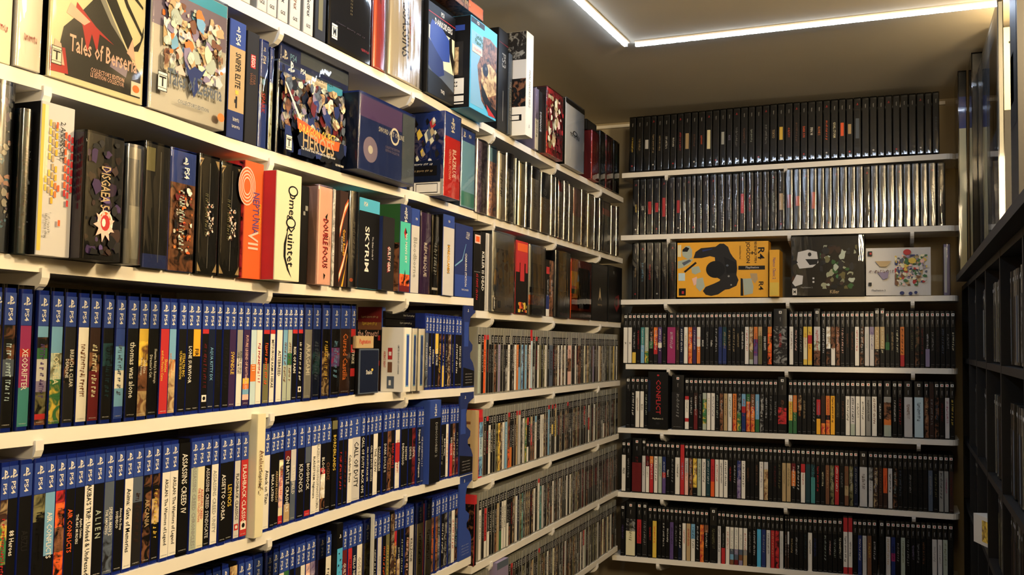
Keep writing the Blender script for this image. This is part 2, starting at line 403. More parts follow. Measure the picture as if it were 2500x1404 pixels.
def case_ps2(t, wd, code, title='', tc='w', opt='', seed=0):
    H = .19; wd -= .0005; iw = wd-.0016
    if 'H' in opt: H = .2
    shell('case_shell', wd, H, .136, BLACKP, t, .0025)
    full = 'n' in opt
    strip('spine_insert', iw, .006 if segs(code)[-1][0] == 'k' else .004, H-.006 if full else .137, code, t)
    iq = min(iw*.72, .0095)
    if not full:
        place2([(-.5, -.5), (.5, -.5), (.5, .5), (-.5, .5)], [(0, 1, 2, 3)], mat('w'), t, 'logo_square', (0, H-.0125), iq, iq, 'h', -.0006)
        place2([(-.15, -.3), (.3, -.2), (.2, .3), (-.15, .3)], [(0, 1, 2, 3)], mat('r' if seed % 3 else 's'), t, 'logo_mark', (0, H-.0125), iq, iq, 'h', -.0008)
        letter('PlayStation 2', mat('u'), t, (0, H-.037), .031, min(iw*.3, .0035), 'v', name='header_lettering')
    if title and title != '#': letter(title, mat(tc), t, (0, .078), .1, min(iw*.55, .014))
    else: scrib(t, (0, .088), .05+.012*(seed % 4), min(iw*.5, .012), tc, seed)
    if segs(code)[-1][0][-1] in 'kBdKND': scrib(t, (0, .011), iw*.7, .0014, 'u', seed+2, 'h', 'small_print')
    if 's' in opt: sleeve(t, wd+.002, H, .138, SLEEVE)
def case_dark(t, wd, code, title='', tc='w', opt='', seed=0):
    """older long dark spines in clear protectors"""
    H = .206 if 'u' not in opt else .209; wd -= .0006; iw = wd-.006
    shell('case_shell', wd-.002, H, .13, BLACKP, t, .002)
    strip('spine_insert', iw, .006, H-.006, 'k', t)
    if seed % 4 != 1: letter('PlayStation', mat('u'), t, (0, H-.028), .022, .004, 'v', name='header_lettering')
    else: place2(EMB[0], EMB[1], mat('r'), t, 'header_logo', (0, H-.02), .008, .008, 'h', -.0008)
    L = .035+.012*(seed*7 % 4)
    if title and title != '#': letter(title, mat(tc), t, (0, .1), .075, iw*.45)
    elif 'b' in opt:
        strip('title_block', iw*.6, .1-L/2, .1+L/2, tc, t, -.0008)
    else: scrib(t, (0, .1), L, iw*.42, tc, seed)
    if seed % 3 == 0: place2(ell(0, 0, .5, .5, 10), [tuple(range(10))], mat('u' if seed % 2 else 'r'), t, 'badge_print', (0, .02), .006, .006, 'h', -.0007)
    sleeve(t, wd-.0012, H+.001, .134, FOIL if 'f' in opt else FILM, bulge=.055)
KIND = {'4': (case_ps4, 'blue_game_case', 'blue-topped game case', .137), '3': (case_ps3, 'clear_game_case', 'clear-topped game case', .135), '2': (case_ps2, 'black_game_case', 'black game case', .136), '1': (case_dark, 'sleeved_game_case', 'film-sleeved dark game case', .134)}
TCN = {}
def put_case(bd, ty, s0, s1, code, title='', tc='w', opt='', idx=1, pr=0., seed=0, group=None):
    fn, nm, desc, dp = KIND[ty]; wl = BD[bd][0]; s = (s0+s1)/2
    z = max(zb(bd, s0), zb(bd, s1), zb(bd, s))+.0004
    if ty == '4' and 'n' in opt: desc = 'unbanded game case'
    if ty == '1': lk = 'black' ; desc += f' with {look(tc)} title,'
    else: desc += f' with {look(code)} spine' + (f' and {CN[tc]} lettering,' if title and title != '#' else ',')
    lb = f'{desc} {nth(idx)} from left, {BN[bd].replace("the ","")}'
    t = empty(nm, wp(wl, s, .003-pr, z), RZ[wl]+math.radians(random.uniform(-.25, .25)), lb, 'game case', group or f'game cases on {BN[bd]}')
    if ty == '1' and bd == 'R1': t.rotation_euler.x = -math.radians(2.2); t.location.z += .0052
    fn(t, s1-s0-.0004, code, title, tc, opt, seed or idx*5+ord(bd[0])+ord(bd[1])*3)
    return t
# ---------------------------------------------------------------- rows of near cases: x0,x1|spine|title|ink|options
ROWA4 = """-14,4|~k|#|b|s;9,38|~k2s1k3|#|q|s;50,78|m3r1m4t5|XEODRIFTER|w|s;95,122|b2~k2G2u4v2~l4r1~n1|#|p|s;129,157|b3~e3~G5|LOST SEA|c|s;162,189|K4~k3K5|BREACH & CLEAR/DEADLINE|w|s;193,219|w|#|n|s;223,249|N4~n3R8|#|c|s;253,278|k2~d3k7|#|d|s;284,307|A3b4w3b3A2|#|s|s;311,337|k|thomas was alone|w|sj;340,363|y2~y4~n4~a4|Shantae/Risky's Revenge|w|s;367,391|k|Shantae Risky's Revenge/Director's Cut|w|s;395,416|r|Shantae/and the Pirate's Curse|y|;417,434|b4~a7|Shantae/and the Pirate's Curse|o|;438,457|k|STEALTH INC/ULTIMATE EDITION|y|;459,475|k|LONE SURVIVOR|w|;476,494|Y4k8|FIREWATCH|k|;495,511|k|#|R|hq;512,528|D|AQUA KITTY DX|b|;529,544|k|#|K|;546,562|k|#|K|;564,580|V|SWINDLE|y|;581,595|g3w5|FUTURE LEGEND/OF RHYTHM ALIEN|K|;596,612|V9y1o1b1P1V1|FUTURE LEGEND OF RHYTHM ALIEN|P|;613,627|q6o3q4|nova-111|w|;629,643|w|#|r|;647,662|k6l7|#|O|h;664,676|w|MITSURUGI KAMUI HIKAE|k|hj;677,691|w|ASTEBREED|K|j;692,703|b2e2|#|n|;704,715|e2G1e3|#|n|;716,728|k|RISK OF RAIN|w|h;729,740|k|#|w|hq;741,760|g|ARAGAMI|w|F;763,782|D2~d2D2|#|s|F;784,803|k2~N4|#|y|F;806,827|k2~p2k3|#|b|F;829,854|N|Cursed Castilla|o|F;856,868|r1k1r1k2r1k2|STRIKE|w|F;1041,1049|s4~s5|#|u|;1050,1057|k3B4|BATTLEZONE|w|;1058,1064|k|DRIVECLUB|w|;1065,1073|y3k5|VALKYRIE|w|;1074,1081|~k|#|y|;1082,1087|~k3y2|#|u|;1088,1094|k|#|g|;1096,1104|~N|#|g|;1105,1111|k|#|g|;1112,1120|k|#|w|;1122,1130|k|KING'S QUEST|w|"""
ROWA5 = """-22,-2|~N|#|u|;0,20|~N2~G3k3|#|r|;22,46|k9~r2|88 Heroes|w|;48,79|k|ABZU|K|;80,110|~l3k8|#|k|;111,136|b7k4|AIR CONFLICTS|w|;136,160|~r1~O2~n2~O3|#|n|;160,183|k|AIR CONFLICTS|O|;183,206|k|Agatha Christie/THE ABC MURDERS|w|;208,231|w|AKIBA'S TRIP: Undead & Undressed|k|j;232,258|k|A L I E N|e|;259,283|s4~s5|SPIDER-MAN 2/THE AMAZING|w|;284,306|k|Among the Sleep/SOEDESCO|w|;307,328|w|Anima: Gate of Memories|k|j;329,353|s2K5|#|N|;354,375|~k|ARCANIA|a|;376,395|~k2~a2k3|#|y|;397,417|w|ARSLAN: The Warriors of Legend|K|j;418,438|w|ARSLAN: The Warriors of Legend|K|j;439,465|k|ASSASSINS CREED IV|w|nK;466,484|e|ASSASSINS CREED CHRONICLES|g|j;484,502|c|ASSASSINS CREED/THE EZIO COLLECTION|r|j;503,519|k|ASSASSINS CREED SYNDICATE|u|j;519,536|w|ASSASSINS CREED UNITY|g|j;538,556|k|ASSETTO CORSA|w|;557,575|k|LEYNOS|y|;575,589|u|FLASHBACK CLASSICS|K|qQj;590,608|r|FLASHBACK CLASSICS|w|qj;646,661|w|Attack on Titan|K|;661,673|k|BAILA LATINO|w|j;674,685|k|ARKHAM KNIGHT|a|j;685,696|k1~c2~P4c1r1|BATTLEBORN|r|;697,712|R1k5a2|CN BATTLE CRASHERS|w|j;713,726|u4s5|BATTLEFIELD|w|;727,745|k|KRONOS|u|;746,760|s3k9r1|BIOSHOCK|w|;761,774|w|BLADESTORM: Nightmare|k|j;774,786|w|BLAZBLUE CHRONOPHANTASMA|g|j;786,798|k4~r1~w4~k2|BLOOD BOWL|w|;799,812|k|CHZHZ|n|;813,826|l1k9|BORDERLANDS|y|nK;827,838|k|#|r|;839,849|k|#|R|;850,861|w|Caladrius Blaze|K|j;863,883|u|CALL OF DUTY|k|;884,895|k|CALL OF DUTY BLACK OPS|w|j;896,903|k|CALL OF DUTY BLACK OPS|w|j;904,912|k|CALL OF DUTY GHOSTS|w|j;913,924|w|THE CREW|k|;925,935|k|DARKSIDERS|u|;936,946|k|DARK SOULS II|u|;947,957|~n|#|k|;958,967|k|DEAD ALIVE 5|r|;968,979|w2r3w4|#|r|;980,989|k|DEATHGOD|w|;990,998|k|DESTINY|w|;999,1008|k|DEVILS|u|;1009,1018|~R|DEVIL|u|;1019,1029|D|Disgaea 5: Alliance of Vengeance|w|j;1030,1038|B|#|u|;1077,1084|k|#|g|;1085,1091|k|BLACK WALL|w|;1092,1098|w|#|o|;1099,1106|k3r5|DRIVECLUB|w|;1107,1114|~n|#|w|;1115,1122|k2~R|#|g|"""
ROWA6 = """478,498|k|#|g|s;500,518|n|#|g|s;520,540|k|#|g|s;542,560|a|#|k|;562,581|~a|#|k|nK;583,597|k|#|g|;598,617|~k|#|w|;620,642|k|#|g|s;645,662|k|#|w|F;665,681|k|#|g|s;682,695|w|#|k|;696,709|G|#|w|;710,721|k|#|w|;722,735|K|#|w|;736,747|w|#|k|;748,759|~P|#|k|;761,773|~v|#|w|;774,793|N|Grand|w|F;794,809|w|#|k|;837,849|R|GUILTY GEAR|w|;850,860|r|HAS-BEEN HEROES|k|;861,872|D|HELLO NEIGHBOR|w|;873,886|w|GOD EATER|g|;887,901|~l|#|e|F;914,922|k|#|u|;923,933|u|INJUSTICE|g|;934,943|k|#|O|;944,953|l|#|y|;954,964|~N|#|g|nK;965,972|r1~N3|#|y|;973,981|k2~a2|JUST DANCE|w|;982,989|k|#|e|;990,1001|~k|#|P|;1002,1013|u|KILLZONE|K|;1015,1030|c|#|k|F;1031,1036|R|#|k|nK;1037,1052|w|#|K|F;1054,1062|~n|#|O|;1063,1070|~n|#|o|;1071,1078|~s|#|u|;1079,1086|k|#|w|;1087,1095|~K|#|g|;1096,1103|~s|#|u|;1104,1112|w|#|r|;1113,1121|~k|#|b|"""
def near_row(bd, txt, pr=0, hh=.09):
    for i, it in enumerate(txt.split(';')):
        p, code, ti, tc, op = it.split('|'); x0, x1 = map(float, p.split(','))
        put_case(bd, '4', s_at(bd, x0, hh), s_at(bd, x1, hh), code, ti, tc, op, i+1, pr+random.uniform(-.0015, .002)+(.004 if 'F' in op else 0))
near_row('A4', ROWA4); near_row('A5', ROWA5); near_row('A6', ROWA6)
# ---------------------------------------------------------------- far left rows: marks are x|code|title|ink|options|width; the gaps are filled with dark spines
def fill_row(bd, s0, s1, marks, ty, pitch, fills, ox, sc, blocks=()):
    """blocks: (s0,s1) taken by boxes"""
    M = []
    for m in marks.split(';'):
        q = (m.split('|')+['', '', '', ''])[:6]
        M.append((s_at(bd, ox+float(q[0])/sc, .09), q[1], q[2] or '#', q[3] or 'u', q[4], float(q[5] or 0)/1000))
    M.sort(); s = s0; i = 0; idx = 0; rnd = random.Random(bd)
    while s < s1-.008:
        b = [x for x in blocks if x[0]-.004 <= s < x[1]]
        if b: s = b[0][1]; continue
        wd = pitch*rnd.uniform(.96, 1.04)
        while i < len(M) and M[i][0] < s-.003: i += 1
        code, ti, tc, op = rnd.choice(fills), '#', rnd.choice('uugwgr'), ''
        if i < len(M) and M[i][0] < s+(M[i][5] or wd)*.95:
            _, code, ti, tc, op, w2 = M[i]; wd = w2 or wd; i += 1
            if w2 and M[i-1][0] > s+w2*.5+.004 and not any(x[0] < s+w2 for x in blocks): pass
        nb = [x for x in blocks if s < x[0] < s+wd]
        if nb: s = nb[0][1]; continue
        if s+wd > s1+.004: break
        idx += 1
        put_case(bd, ty, s, s+wd, code, ti, tc, op, idx, rnd.uniform(-.001, .002)); s += wd
FD = ['k', 'k', 'k', '~k', '~N', 'K', '~K', 'k3~n2', '~l', 'N', 'k2~g2']
fill_row('B4', -1.285, -.012, '225|e;262|k;300|O|#|k|r;350|k|#|r|r;400|k|#|g|n;465|~n;515|v;580|K|#|g|n;640|w|#|k;700|k|#|g|n;742|w|#|n;768|o;815|k2b2|#|b;845|~b;888|b|#|w;945|w|#|k;995|q|#|g|rR;1030|k|#|r|r;1060|w|#|g;1115|l|#|g|n|22;1170|w|#|a;1255|s|ASSASSINS|K|n|34;1365|w|#|n;1405|w|#|n;1455|w|#|a;1530|P2~n2P2|#|n|n|38;1600|w;1655|~n|#|K|n|32;1725|c|CREED|k|n|20;1770|~a;1850|v;1915|w|#|P;1940|a;1980|g;2080|g;2140|y;2165|w|#|k', '3', .0158, FD, 1130, 5.777)
fill_row('B5', -1.27, -.012, '225|k|#|g|r;285|~b2q2~b2|#|B|rR|24;350|k|#|r|r;385|w2q2w9|#|k;432|k|#|w;480|~l|#|k;530|~y|#|n;590|w|#|b;610|b|#|w;665|~n2~O1|#|r|r;690|k4o3;730|k|#|w;775|a|#|k|r;800|u|#|P|r;850|w|#|k;900|~G;935|r1k3w2|#|k;975|a1~r3~n2|#|w;1030|b1w6|#|n;1110|w;1135|w|#|k;1225|b|#|w|r;1265|k2y1k2|#|w|r;1310|a2y2w2|#|k|r;1380|~N;1470|~k|#|w|r;1640|~n;1720|~r2k2;1770|w3r3w3|#|r;1850|w|#|k;1985|k3w2', '3', .0158, FD, 1130, 5.777)
fill_row('B6', -1.262, -.012, '200|k;270|w|#|k;315|r4w2|#|k;348|k2w2;490|a;520|k3G2;555|w|#|k;590|w|#|k;625|k3w3;750|w|#|b;790|D;850|~t;930|~N;1025|w|#|e;1065|w|#|g|r;1090|~t;1125|u;1275|w|#|k;1380|~u|#|k;1415|k;1480|w;1515|w|#|a;1620|~N;1700|~R;1840|k|#|y|n;2050|~R;2090|~n', '3', .0158, FD, 1130, 5.777)
fill_row('B7', -1.262, -.012, '700|R|#|k|r;980|a;1070|l|#|k|r;1195|w|#|k;1290|c|#|g;1460|u;1670|w|#|P;1710|r2w3;1740|e;1790|~l;1910|u;1995|c|#|k||22;2035|c|#|g;2090|w', '3', .0158, FD, 1130, 5.777, [(s_at('B7', 1212, .1, -.01)-.001, s_at('B7', 1240, .1, -.01)+.001)])
# ---------------------------------------------------------------- back wall rows: z-column reading, spine[, width in z], title
def back_row(bd, ty, chunks, x0, x1, pitch_z=60):
    L = []
    for ox, txt in chunks:
        for m in txt.split(','):
            q = (m.strip().split('|')+['', '', ''])[:5]; zx, code = q[0].split(' ')
            wz = 0
            if '/' in zx: zx, wz = zx.split('/')
            L.append([ox+float(zx)/5.777, code, q[1] or '#', q[2] or 'u', q[3], float(wz)/5.777])
    n = len(L)
    for i, (x, code, ti, tc, op, wpx) in enumerate(L):
        if wpx: a, b = x-wpx/2, x+wpx/2
        else:
            gl = (x-L[i-1][0]) if i and not L[i-1][5] else 11; gr = (L[i+1][0]-x) if i < n-1 and not L[i+1][5] else 11
            a = x-min(gl, gr*1.15, 13.5)/2 if i else x-gr/2; b = x+min(gr, gl*1.15, 13.5)/2 if i < n-1 else x+gl/2
            if ty == '1': a = x-gl/2 if i else x-gr/2; b = x+gr/2 if i < n-1 else x+gl/2
        L[i] += [a, b]
    L = [q for q in L if q[1] != '0']; idx = 0
    prev = -9
    for (x, code, ti, tc, op, wpx, a, b) in L:
        s0, s1 = s_at(bd, a, .1), s_at(bd, b, .1); s0 = max(s0, prev+.0003); s1 = max(s1, s0+.008); prev = s1; idx += 1
        if idx == len(L): s1 = min(s1, 1.150)
        put_case(bd, ty, s0, s1, code, ti, tc, op, idx, random.uniform(-.0025, .001))
back_row('R1', '1', [(1500, '245 k|#|y,340 k|#|a,455 k|#|u|b,545 k|#|a,625 k|#|a,725 k|#|w,828 k|#|w,915 k|#|r,1020 k|#|a|b,1125 k|#|n,1217 k|#|O,1325 k|#|c|b,1425 k|#|K,1528 k|#|S|b,1615 k|ALICE|v,1710 k|#|g,1830 k|#|n,1930 k|#|e,2028 k|#|K,2130 k|#|g,2240 k|TOKYO|a,2345 k|#|y|b,2455 k|#|O'), (1920, '145 k|#|n,235 k|DARK SUN|O,355 k|FIFA 98|w|b,460 k|ALONE 2|o|b,560 k|#|O,675 k|GOAL STORM|c,788 k|#|O|b,885 k|#|a|b,997 k|#|s|b,1115 k|#|K,1225 k|#|K,1335 k|#|K,1440 k|#|K,1550 k|#|K,1660 k|#|K,1780 k|#|K,1890 k|#|K,2005 k|#|K,2110 k|#|s')], 1537, 2296)  # charcoal title inks toward the aisle end have the shade painted in
back_row('R2', '1', [(1500, '300 k|SLAM JAM|y|u,395 k|LIVE|w|u,490 k|#|r|ub,600 k|#|r|ub,690 k|#|r|ub,795 k|#|N|u,905 k|#|r|ub,980 k|#|g|ub,1045 k|#|K|u,1110 k|#|u|u,1185 k|#|K|u,1285 k|#|s|u,1385 k|#|n|u,1500 k|#|g|u,1605 k|#|g|u,1705 k|#|g|u,1800 k|#|r|ub,1900 k|#|r|u,2025 k|#|g|u,2135 k|#|g|u,2240 k|#|e|u,2345 k|#|a|ub'), (1920, '38 k|#|r|ubf,155 k|#|O|ubf,270 k|#|a|uf,380 k|#|O|ubf,485 k|#|n|uf,590 k|#|g|uf,700 k|#|g|uf,800 k|#|g|uf,925 k|#|a|uf,1035 k|#|g|uf,1135 k|#|K|u,1240 k|#|a|uf,1360 k|#|g|uf,1475 k|#|g|uf,1590 k|#|a|uf,1705 k|#|g|uf,1830 k|#|a|uf,1945 k|#|a|uf,2060 k|#|c|uf,2185 k|#|g|u')], 1543, 2320)
back_row('R3', '1', [(1500, '293 k|#|a|u,392 k|#|b|u,493 k|#|r|u,600 k|#|g|u,703 k|#|g|u,815 k|#|R|u')], 1543, 1651)
back_row('R4', '2', [(1500, '153 w|Jak|k,217 w|Jak|k,278 k7y3,335 k|#|r,393 t2b2,452 e2~G1|#|w,515 ~k2G1k2,580 ~o2r1K1,640 p3w1V3|#|w,700 k|#|a,800/122 m,885 N|#|a,945 D|#|w,1003 w|#|a,1067 ~o,1128 V,1185 w4P1w3o7|#|w,1243 k|BARQUE|w,1305 k|#|g,1370 k|Outline|w,1433 k,1490 B2B2|#|s,1550 d2B2|#|a,1620 k|#|a,1680 k|#|a,1742 k|#|a,1803 k|#|w,1866 w|#|r,1928 ~a5l2e1,1990 o3~p4v2|#|V,2055 a1l3|#|K,2118 k|DEAD RIGHTS|w,2190 o1~O5|#|y,2338/200 ~K|#|r|H'), (1920, '68 w|#|R,130 k|#|P,203 k|#|g,262 y2c4y1|#|r,332 y2r2Y4y1|#|r,430/98 u3~e2~n3|#|r|H,520 k|#|u,590 ~w4~k3,657 ~n5w4|#|n,722 ~n|#|P,788 k|#|P,860 k|#|n,926 k|#|n,995 w|#|r,1062 ~k,1135 u|#|e,1202 v1u4|#|p,1276 a4~k3|#|c|H,1354 a4k3|#|c|H,1425 k2G1k2|#|G,1492 k|#|a,1562 k|#|c,1635 o5r2|#|k,1700 k|#|K,1770 k|#|l,1842 ~k|#|l,1918 k|#|R,1988 k5v4|#|u,2062 k|#|g,2132 k|#|N,2205 k|#|s,2278 k|#|g,2350 k|#|c')], 1523, 2332)
back_row('R5', '2', [(1500, '188 k|#|K,258 k|#|w,325 w|#|n,385 w|BLUE 2|K,443 k|#|e,890/175 K|#|g|H,1020 k1r1w5r1w2|#|g,1080 k|#|w,1145 N3k1R5|#|w,1205 k|#|g,1268 e1~G4e1|#|e,1328 w|#|a,1388 w|#|s,1448 k|#|e,1508 ~n|#|u,1565 a|#|n,1628 w|#|G,1692 o5~o3|#|N,1757 ~K2~G2|#|e,1820 b2r1B3|#|r,1885 G1~o4,1947 n2~o4|#|w,2015 b6G3|#|w,2075 ~K|#|w,2140 k|#|u,2203 k|#|g,2268 k|#|g,2365/130 k3~r4k2|#|n|H'), (1920, '57 w1y3G2|#|r,118 o4G5|#|a,183 ~N2k3|#|o,250 k|#|a,320 k|#|K,385 k|#|g,450 k1r4k1Y4|#|v,517 N5~o2|#|K,582 o4k1~o3|#|r,650 Y|#|k,722 K4k3|#|l,795 k|#|n,862 w|#|k,935 u5e2|#|k,1005 w|#|K,1075 w|#|K,1155 g|#|K,1240 w|#|n,1322 k|#|w,1425/112 g1~n3o1e2|#|N,1525 k|#|w,1605 k|#|r,1718/125 u|#|n,1868/135 q|#|s,1975 ~n|#|a,2050 N|#|g|n,2120 ~k|#|s,2195 k|#|R,2268 u|#|m,2340 k|#|y')], 1520, 2332)
back_row('R6', '2', [(1490, '188 w|PRIDE|k,250 k|#|g,368/140 k1R4|#|R|H,470 u|#|g|H,520 ~R2w5|#|g,580 o1r4|#|w,638 w|#|K,698 e|#|G,755 B3r1p3|#|u,810 k|Hunter 2|w,870 k|#|g,945 w|#|K,1015 r3r3|#|b|n,1075 u2P3|#|n,1130 ~n,1190 ~y4k1|#|c,1255 e|#|l,1315 w|#|k,1378 d|#|u,1440 r3O2|#|R,1502 w|#|r,1562 w|#|k,1625 w|#|k,1690 k|#|r,1750 k|#|u,1812 ~B2~v2|#|v,1875 w|#|k,1938 k|#|n,2000 k|#|K,2062 k|#|n,2128 w|#|v,2192 u1~a4|#|a,2262 k|#|K,2318 k|#|R,2385 k|#|l,2448 a|#|l'), (1920, '28 a|#|l,98 R1o2k2|#|w,165 k|#|w,230 r2w7|#|r,302 d|#|d,375 ~d1t2|#|t,440 k|#|r,512 k|#|c,578 n|#|a,640 ~l|#|e,708 r|#|w,778 k|#|g,850 n2a1n1|#|l,910 ~l,980 D|#|g,1085/115 u|#|N,1187 ~g2u4|#|g,1258 ~N,1325 N|#|n,1393 O5N3|#|r,1462 u|#|k,1533 ~k|#|e,1603 k|#|s,1676 k|#|K,1745 k|#|g,1815 k|#|K,1887 k|#|K,1960 k|#|K,2030 s|#|g,2105 k|#|l,2185 g|#|K,2255 g|#|m,2325 N|#|R')], 1512, 2330)
back_row('R7', '2', [(1490, '172 k|#|p,283/138 ~K1c2|#|l|H,400 r4k2|#|R|H,480 K|#|g|H,560 k|#|r,620 y|#|O,690 k|#|K,745 k|#|w,803 k|#|w,862 p|#|K,922 k|#|g,982 k3D2|#|w,1035 w|#|r,1100 a|#|r,1165 b2w3|#|d,1228 k|#|u,1290 ~o|#|n,1352 n1k4|#|w,1450/112 k|#|l|H,1530 u|#|s,1590 k4r3|#|g,1652 w|#|r,1712 w4s1b1n1|#|e,1775 w4v1s1R1|#|e,1838 w4s1n1v1|#|e,1900 w4g1a2|#|r,1965 k|#|g,2030 k|#|u,2095 C|#|b,2160 B|#|g,2228 u|#|K,2290 r|#|a,2350 ~r|#|R,2415 u|#|e,2470 N|#|u'), (1920, '8 u2N4|#|u,72 k|#|a,138 k|#|u,205 k|#|K,265 k|#|d,330 w|#|k,400 k|#|B,475 k|#|K,548 k|#|e,612 k|#|P,680 k|#|e,755 k|#|c,835 r2w5r1|#|K|nH,900 r2w5r1|#|K|nH,968 k|#|K,1035 B|#|u,1100 u|#|e,1168 n|#|y,1240 k|#|u,1345 k|#|K,1438 u|#|a,1505 B2m1B2|#|k,1575 k|#|g,1642 e|#|l,1715 k|#|g,1785 k|#|v,1860 k|#|g,1935 k|#|n,2010 k|#|K,2090 u|#|g,2165 u|#|g,2240 e|#|l,2320 k|#|K')], 1512, 2330)
# ---------------------------------------------------------------- cartons and big boxes
OCC = {}
for o in bpy.data.objects:
    if 'game_case' in o.name and o.parent is None:
        for k, v in BD.items():
            if o.get('group', '').endswith(BN[k]) and o.get('group') == f'game cases on {BN[k]}':
                q = next(c for c in o.children if c.name.startswith('case_shell')); hw = max(v.co.x for v in q.data.vertices)+.0012; c = o.location.y if v[0] == 'L' else o.location.x
                OCC.setdefault(k, []).append((c-hw, c+hw, -.004, .137))
class Box:
    """a carton standing on a board: x0,x1 columns of its front, top row of its front's near upper corner"""
    def __init__(s, bd, x0, x1, top, lab, code='k', side=None, pr=0., dp=.135, name='game_box', cat='box', h=None, z0=0., group=None, d=None, wrap=None, r=.0012, hm=.1, front=True):
        wl = BD[bd][0]; dd = -pr
        a = s_at(bd, x0, hm+z0, dd); b = s_at(bd, x1, hm+z0, dd)
        s.H = h if h is not None else h_at(bd, a, top, dd)-z0
        a = s_at(bd, x0, z0+s.H/2, dd); b = s_at(bd, x1, z0+s.H/2, dd)
        if h is None: s.H = h_at(bd, a, top, dd)-z0
        if z0 == 0:     # neighbours touch but never share space
            for (u0, u1, e0, e1) in OCC.get(bd, []):
                if u0 < b and u1 > a and e0 < dp-pr and e1 > -pr:
                    if (u0+u1) < (a+b): a = max(a, u1)
                    else: b = min(b, u0)
            b = max(b, a+.006); OCC.setdefault(bd, []).append((a, b+(.0018 if wrap else 0), -pr, dp-pr))
        s.W = b-a-.0008-(.0018 if wrap else 0); s.D = dp; c = (a+b)/2
        z = max(zb(bd, a), zb(bd, b), zb(bd, c))+.0005+z0
        s.t = empty(name, wp(wl, c, dd, z), RZ[wl], lab, cat, group)
        mm = mat(segs(code)[0][0])
        shell('carton', s.W, s.H, dp, mm, s.t, r)
        if front: strip('front_panel', s.W-.0006, .0004, s.H-.0004, code, s.t)
        if side: s.sidep(side)
        s.k = 0; s.code = code
        if wrap: sleeve(s.t, s.W+.0004, s.H, dp, wrap, name='clear_wrap')
    def sidep(s, code):
        sg = segs(code); tot = sum(n for _, n in sg); z = s.H-.0004; V, F, I, MM = [], [], [], []; x = -s.W/2-.0004
        for tt, n in sg:
            zz = z-(s.H-.0008)*n/tot; k = len(V); V += [(x, s.D-.001, zz), (x, .001, zz), (x, .001, z), (x, s.D-.001, z)]; F.append((k, k+1, k+2, k+3)); m = mat(tt)
            if m not in MM: MM.append(m)
            I.append(MM.index(m)); z = zz
        mesh('side_panel', V, F, MM, I, s.t)
    def art(s, L, name='cover_print', side=False):
        """L: (ink, [(u,v),...]) with u,v 0..1 across and up the face"""
        V, F, I, MM = [], [], [], []
        for code, pts in L:
            s.k += 1; e = -.0006-s.k*.00005; n = len(V)
            for u, v in pts: V.append((-s.W/2-.0002+e+.0004, s.D*(1-u), v*s.H) if side else ((u-.5)*s.W, e, v*s.H))
            F.append(tuple(range(n, n+len(pts)))); m = mat(code)
            if m not in MM: MM.append(m)
            I.append(MM.index(m))
        mesh(name, V, F, MM, I, s.t); return s
    def rects(s, L, name='cover_print', side=False): return s.art([(c, [(a, b), (x, b), (x, y), (a, y)]) for c, a, b, x, y in L], name, side)
    def txt(s, st, u, v, L, Hf, ink='w', mode='v', name='title_lettering', fit=.8):
        s.k += 1; e = -.0007-s.k*.00005
        dim = s.D if mode in 'st' else s.W
        if mode in 'vt': mL, mH = L*s.H, Hf*dim
        else: mL, mH = L*dim, Hf*s.H
        if mode in 'st': c = (s.D*(1-u), v*s.H); y = -s.W/2+e
        else: c = ((u-.5)*s.W, v*s.H); y = e
        if st[0] == '#': V, F = scribble(len(st)*3+int(u*10)); place2(V, F, mat(ink), s.t, 'title_print', c, mL, mH, mode, y)
        else:
            V, F, asp = glyphs(st); hh = mH; ll = hh*asp*fit
            if ll > mL: ll = mL; hh = min(hh, ll/asp/.55)
            elif fit > 1.5: ll = mL
            place2(V, F, mat(ink), s.t, name, c, ll, hh, mode, y)
        return s
    def emb(s, u, v, sz, ink='w', mode='h'):
        s.k += 1; q = sz*s.W; place2(EMB[0], EMB[1], mat(ink), s.t, 'header_logo', ((u-.5)*s.W, v*s.H), q*.95, q, mode, -.0007-s.k*.00005); return s
    def ell(s, L, name='cover_mark', side=False): return s.art([(c, ell(u, v, ru, rv, 20)) for c, u, v, ru, rv in L], name, side)
    def rating(s, u, v, wf, ch='T'):
        hf = wf*s.W*1.45/s.H
        s.rects([('k', u, v, u+wf, v+hf), ('w', u+wf*.06, v+hf*.04, u+wf*.94, v+hf*.96), ('k', u+wf*.06, v+hf*.16, u+wf*.94, v+hf*.19), ('k', u+wf*.06, v+hf*.8, u+wf*.94, v+hf*.83)], 'rating_badge')
        return s.txt(ch, u+wf*.5, v+hf*.5, wf*.7, hf*.5, 'k', 'h', 'rating_lettering', 1.2 if ch == 'T' else .7)
    def crowd(s, u0, v0, u1, v1, inks, n, seed=1, r=(.04, .12)):
        """painted crowd scene reduced to overlapping soft-edged patches"""
        rd = random.Random(seed); L = []
        n = int(n*2.6); r = (r[0]*.5, r[1]*.66)
        for i in range(n):
            cu, cv = rd.uniform(u0, u1), rd.uniform(v0, v1); ru = rd.uniform(*r); rv = ru*s.W/s.H*rd.uniform(.6, 1.6); k = 9
            ph = rd.uniform(0, 6); L.append((rd.choice(inks), [(max(u0, min(u1, cu+ru*rd.uniform(.5, 1.1)*math.cos(ph+6.283*j/k))), max(v0, min(v1, cv+rv*rd.uniform(.5, 1.1)*math.sin(ph+6.283*j/k)))) for j in range(k)]))
        return s.art(L, 'illustration_print')
def sl(u): return f'on {u}'
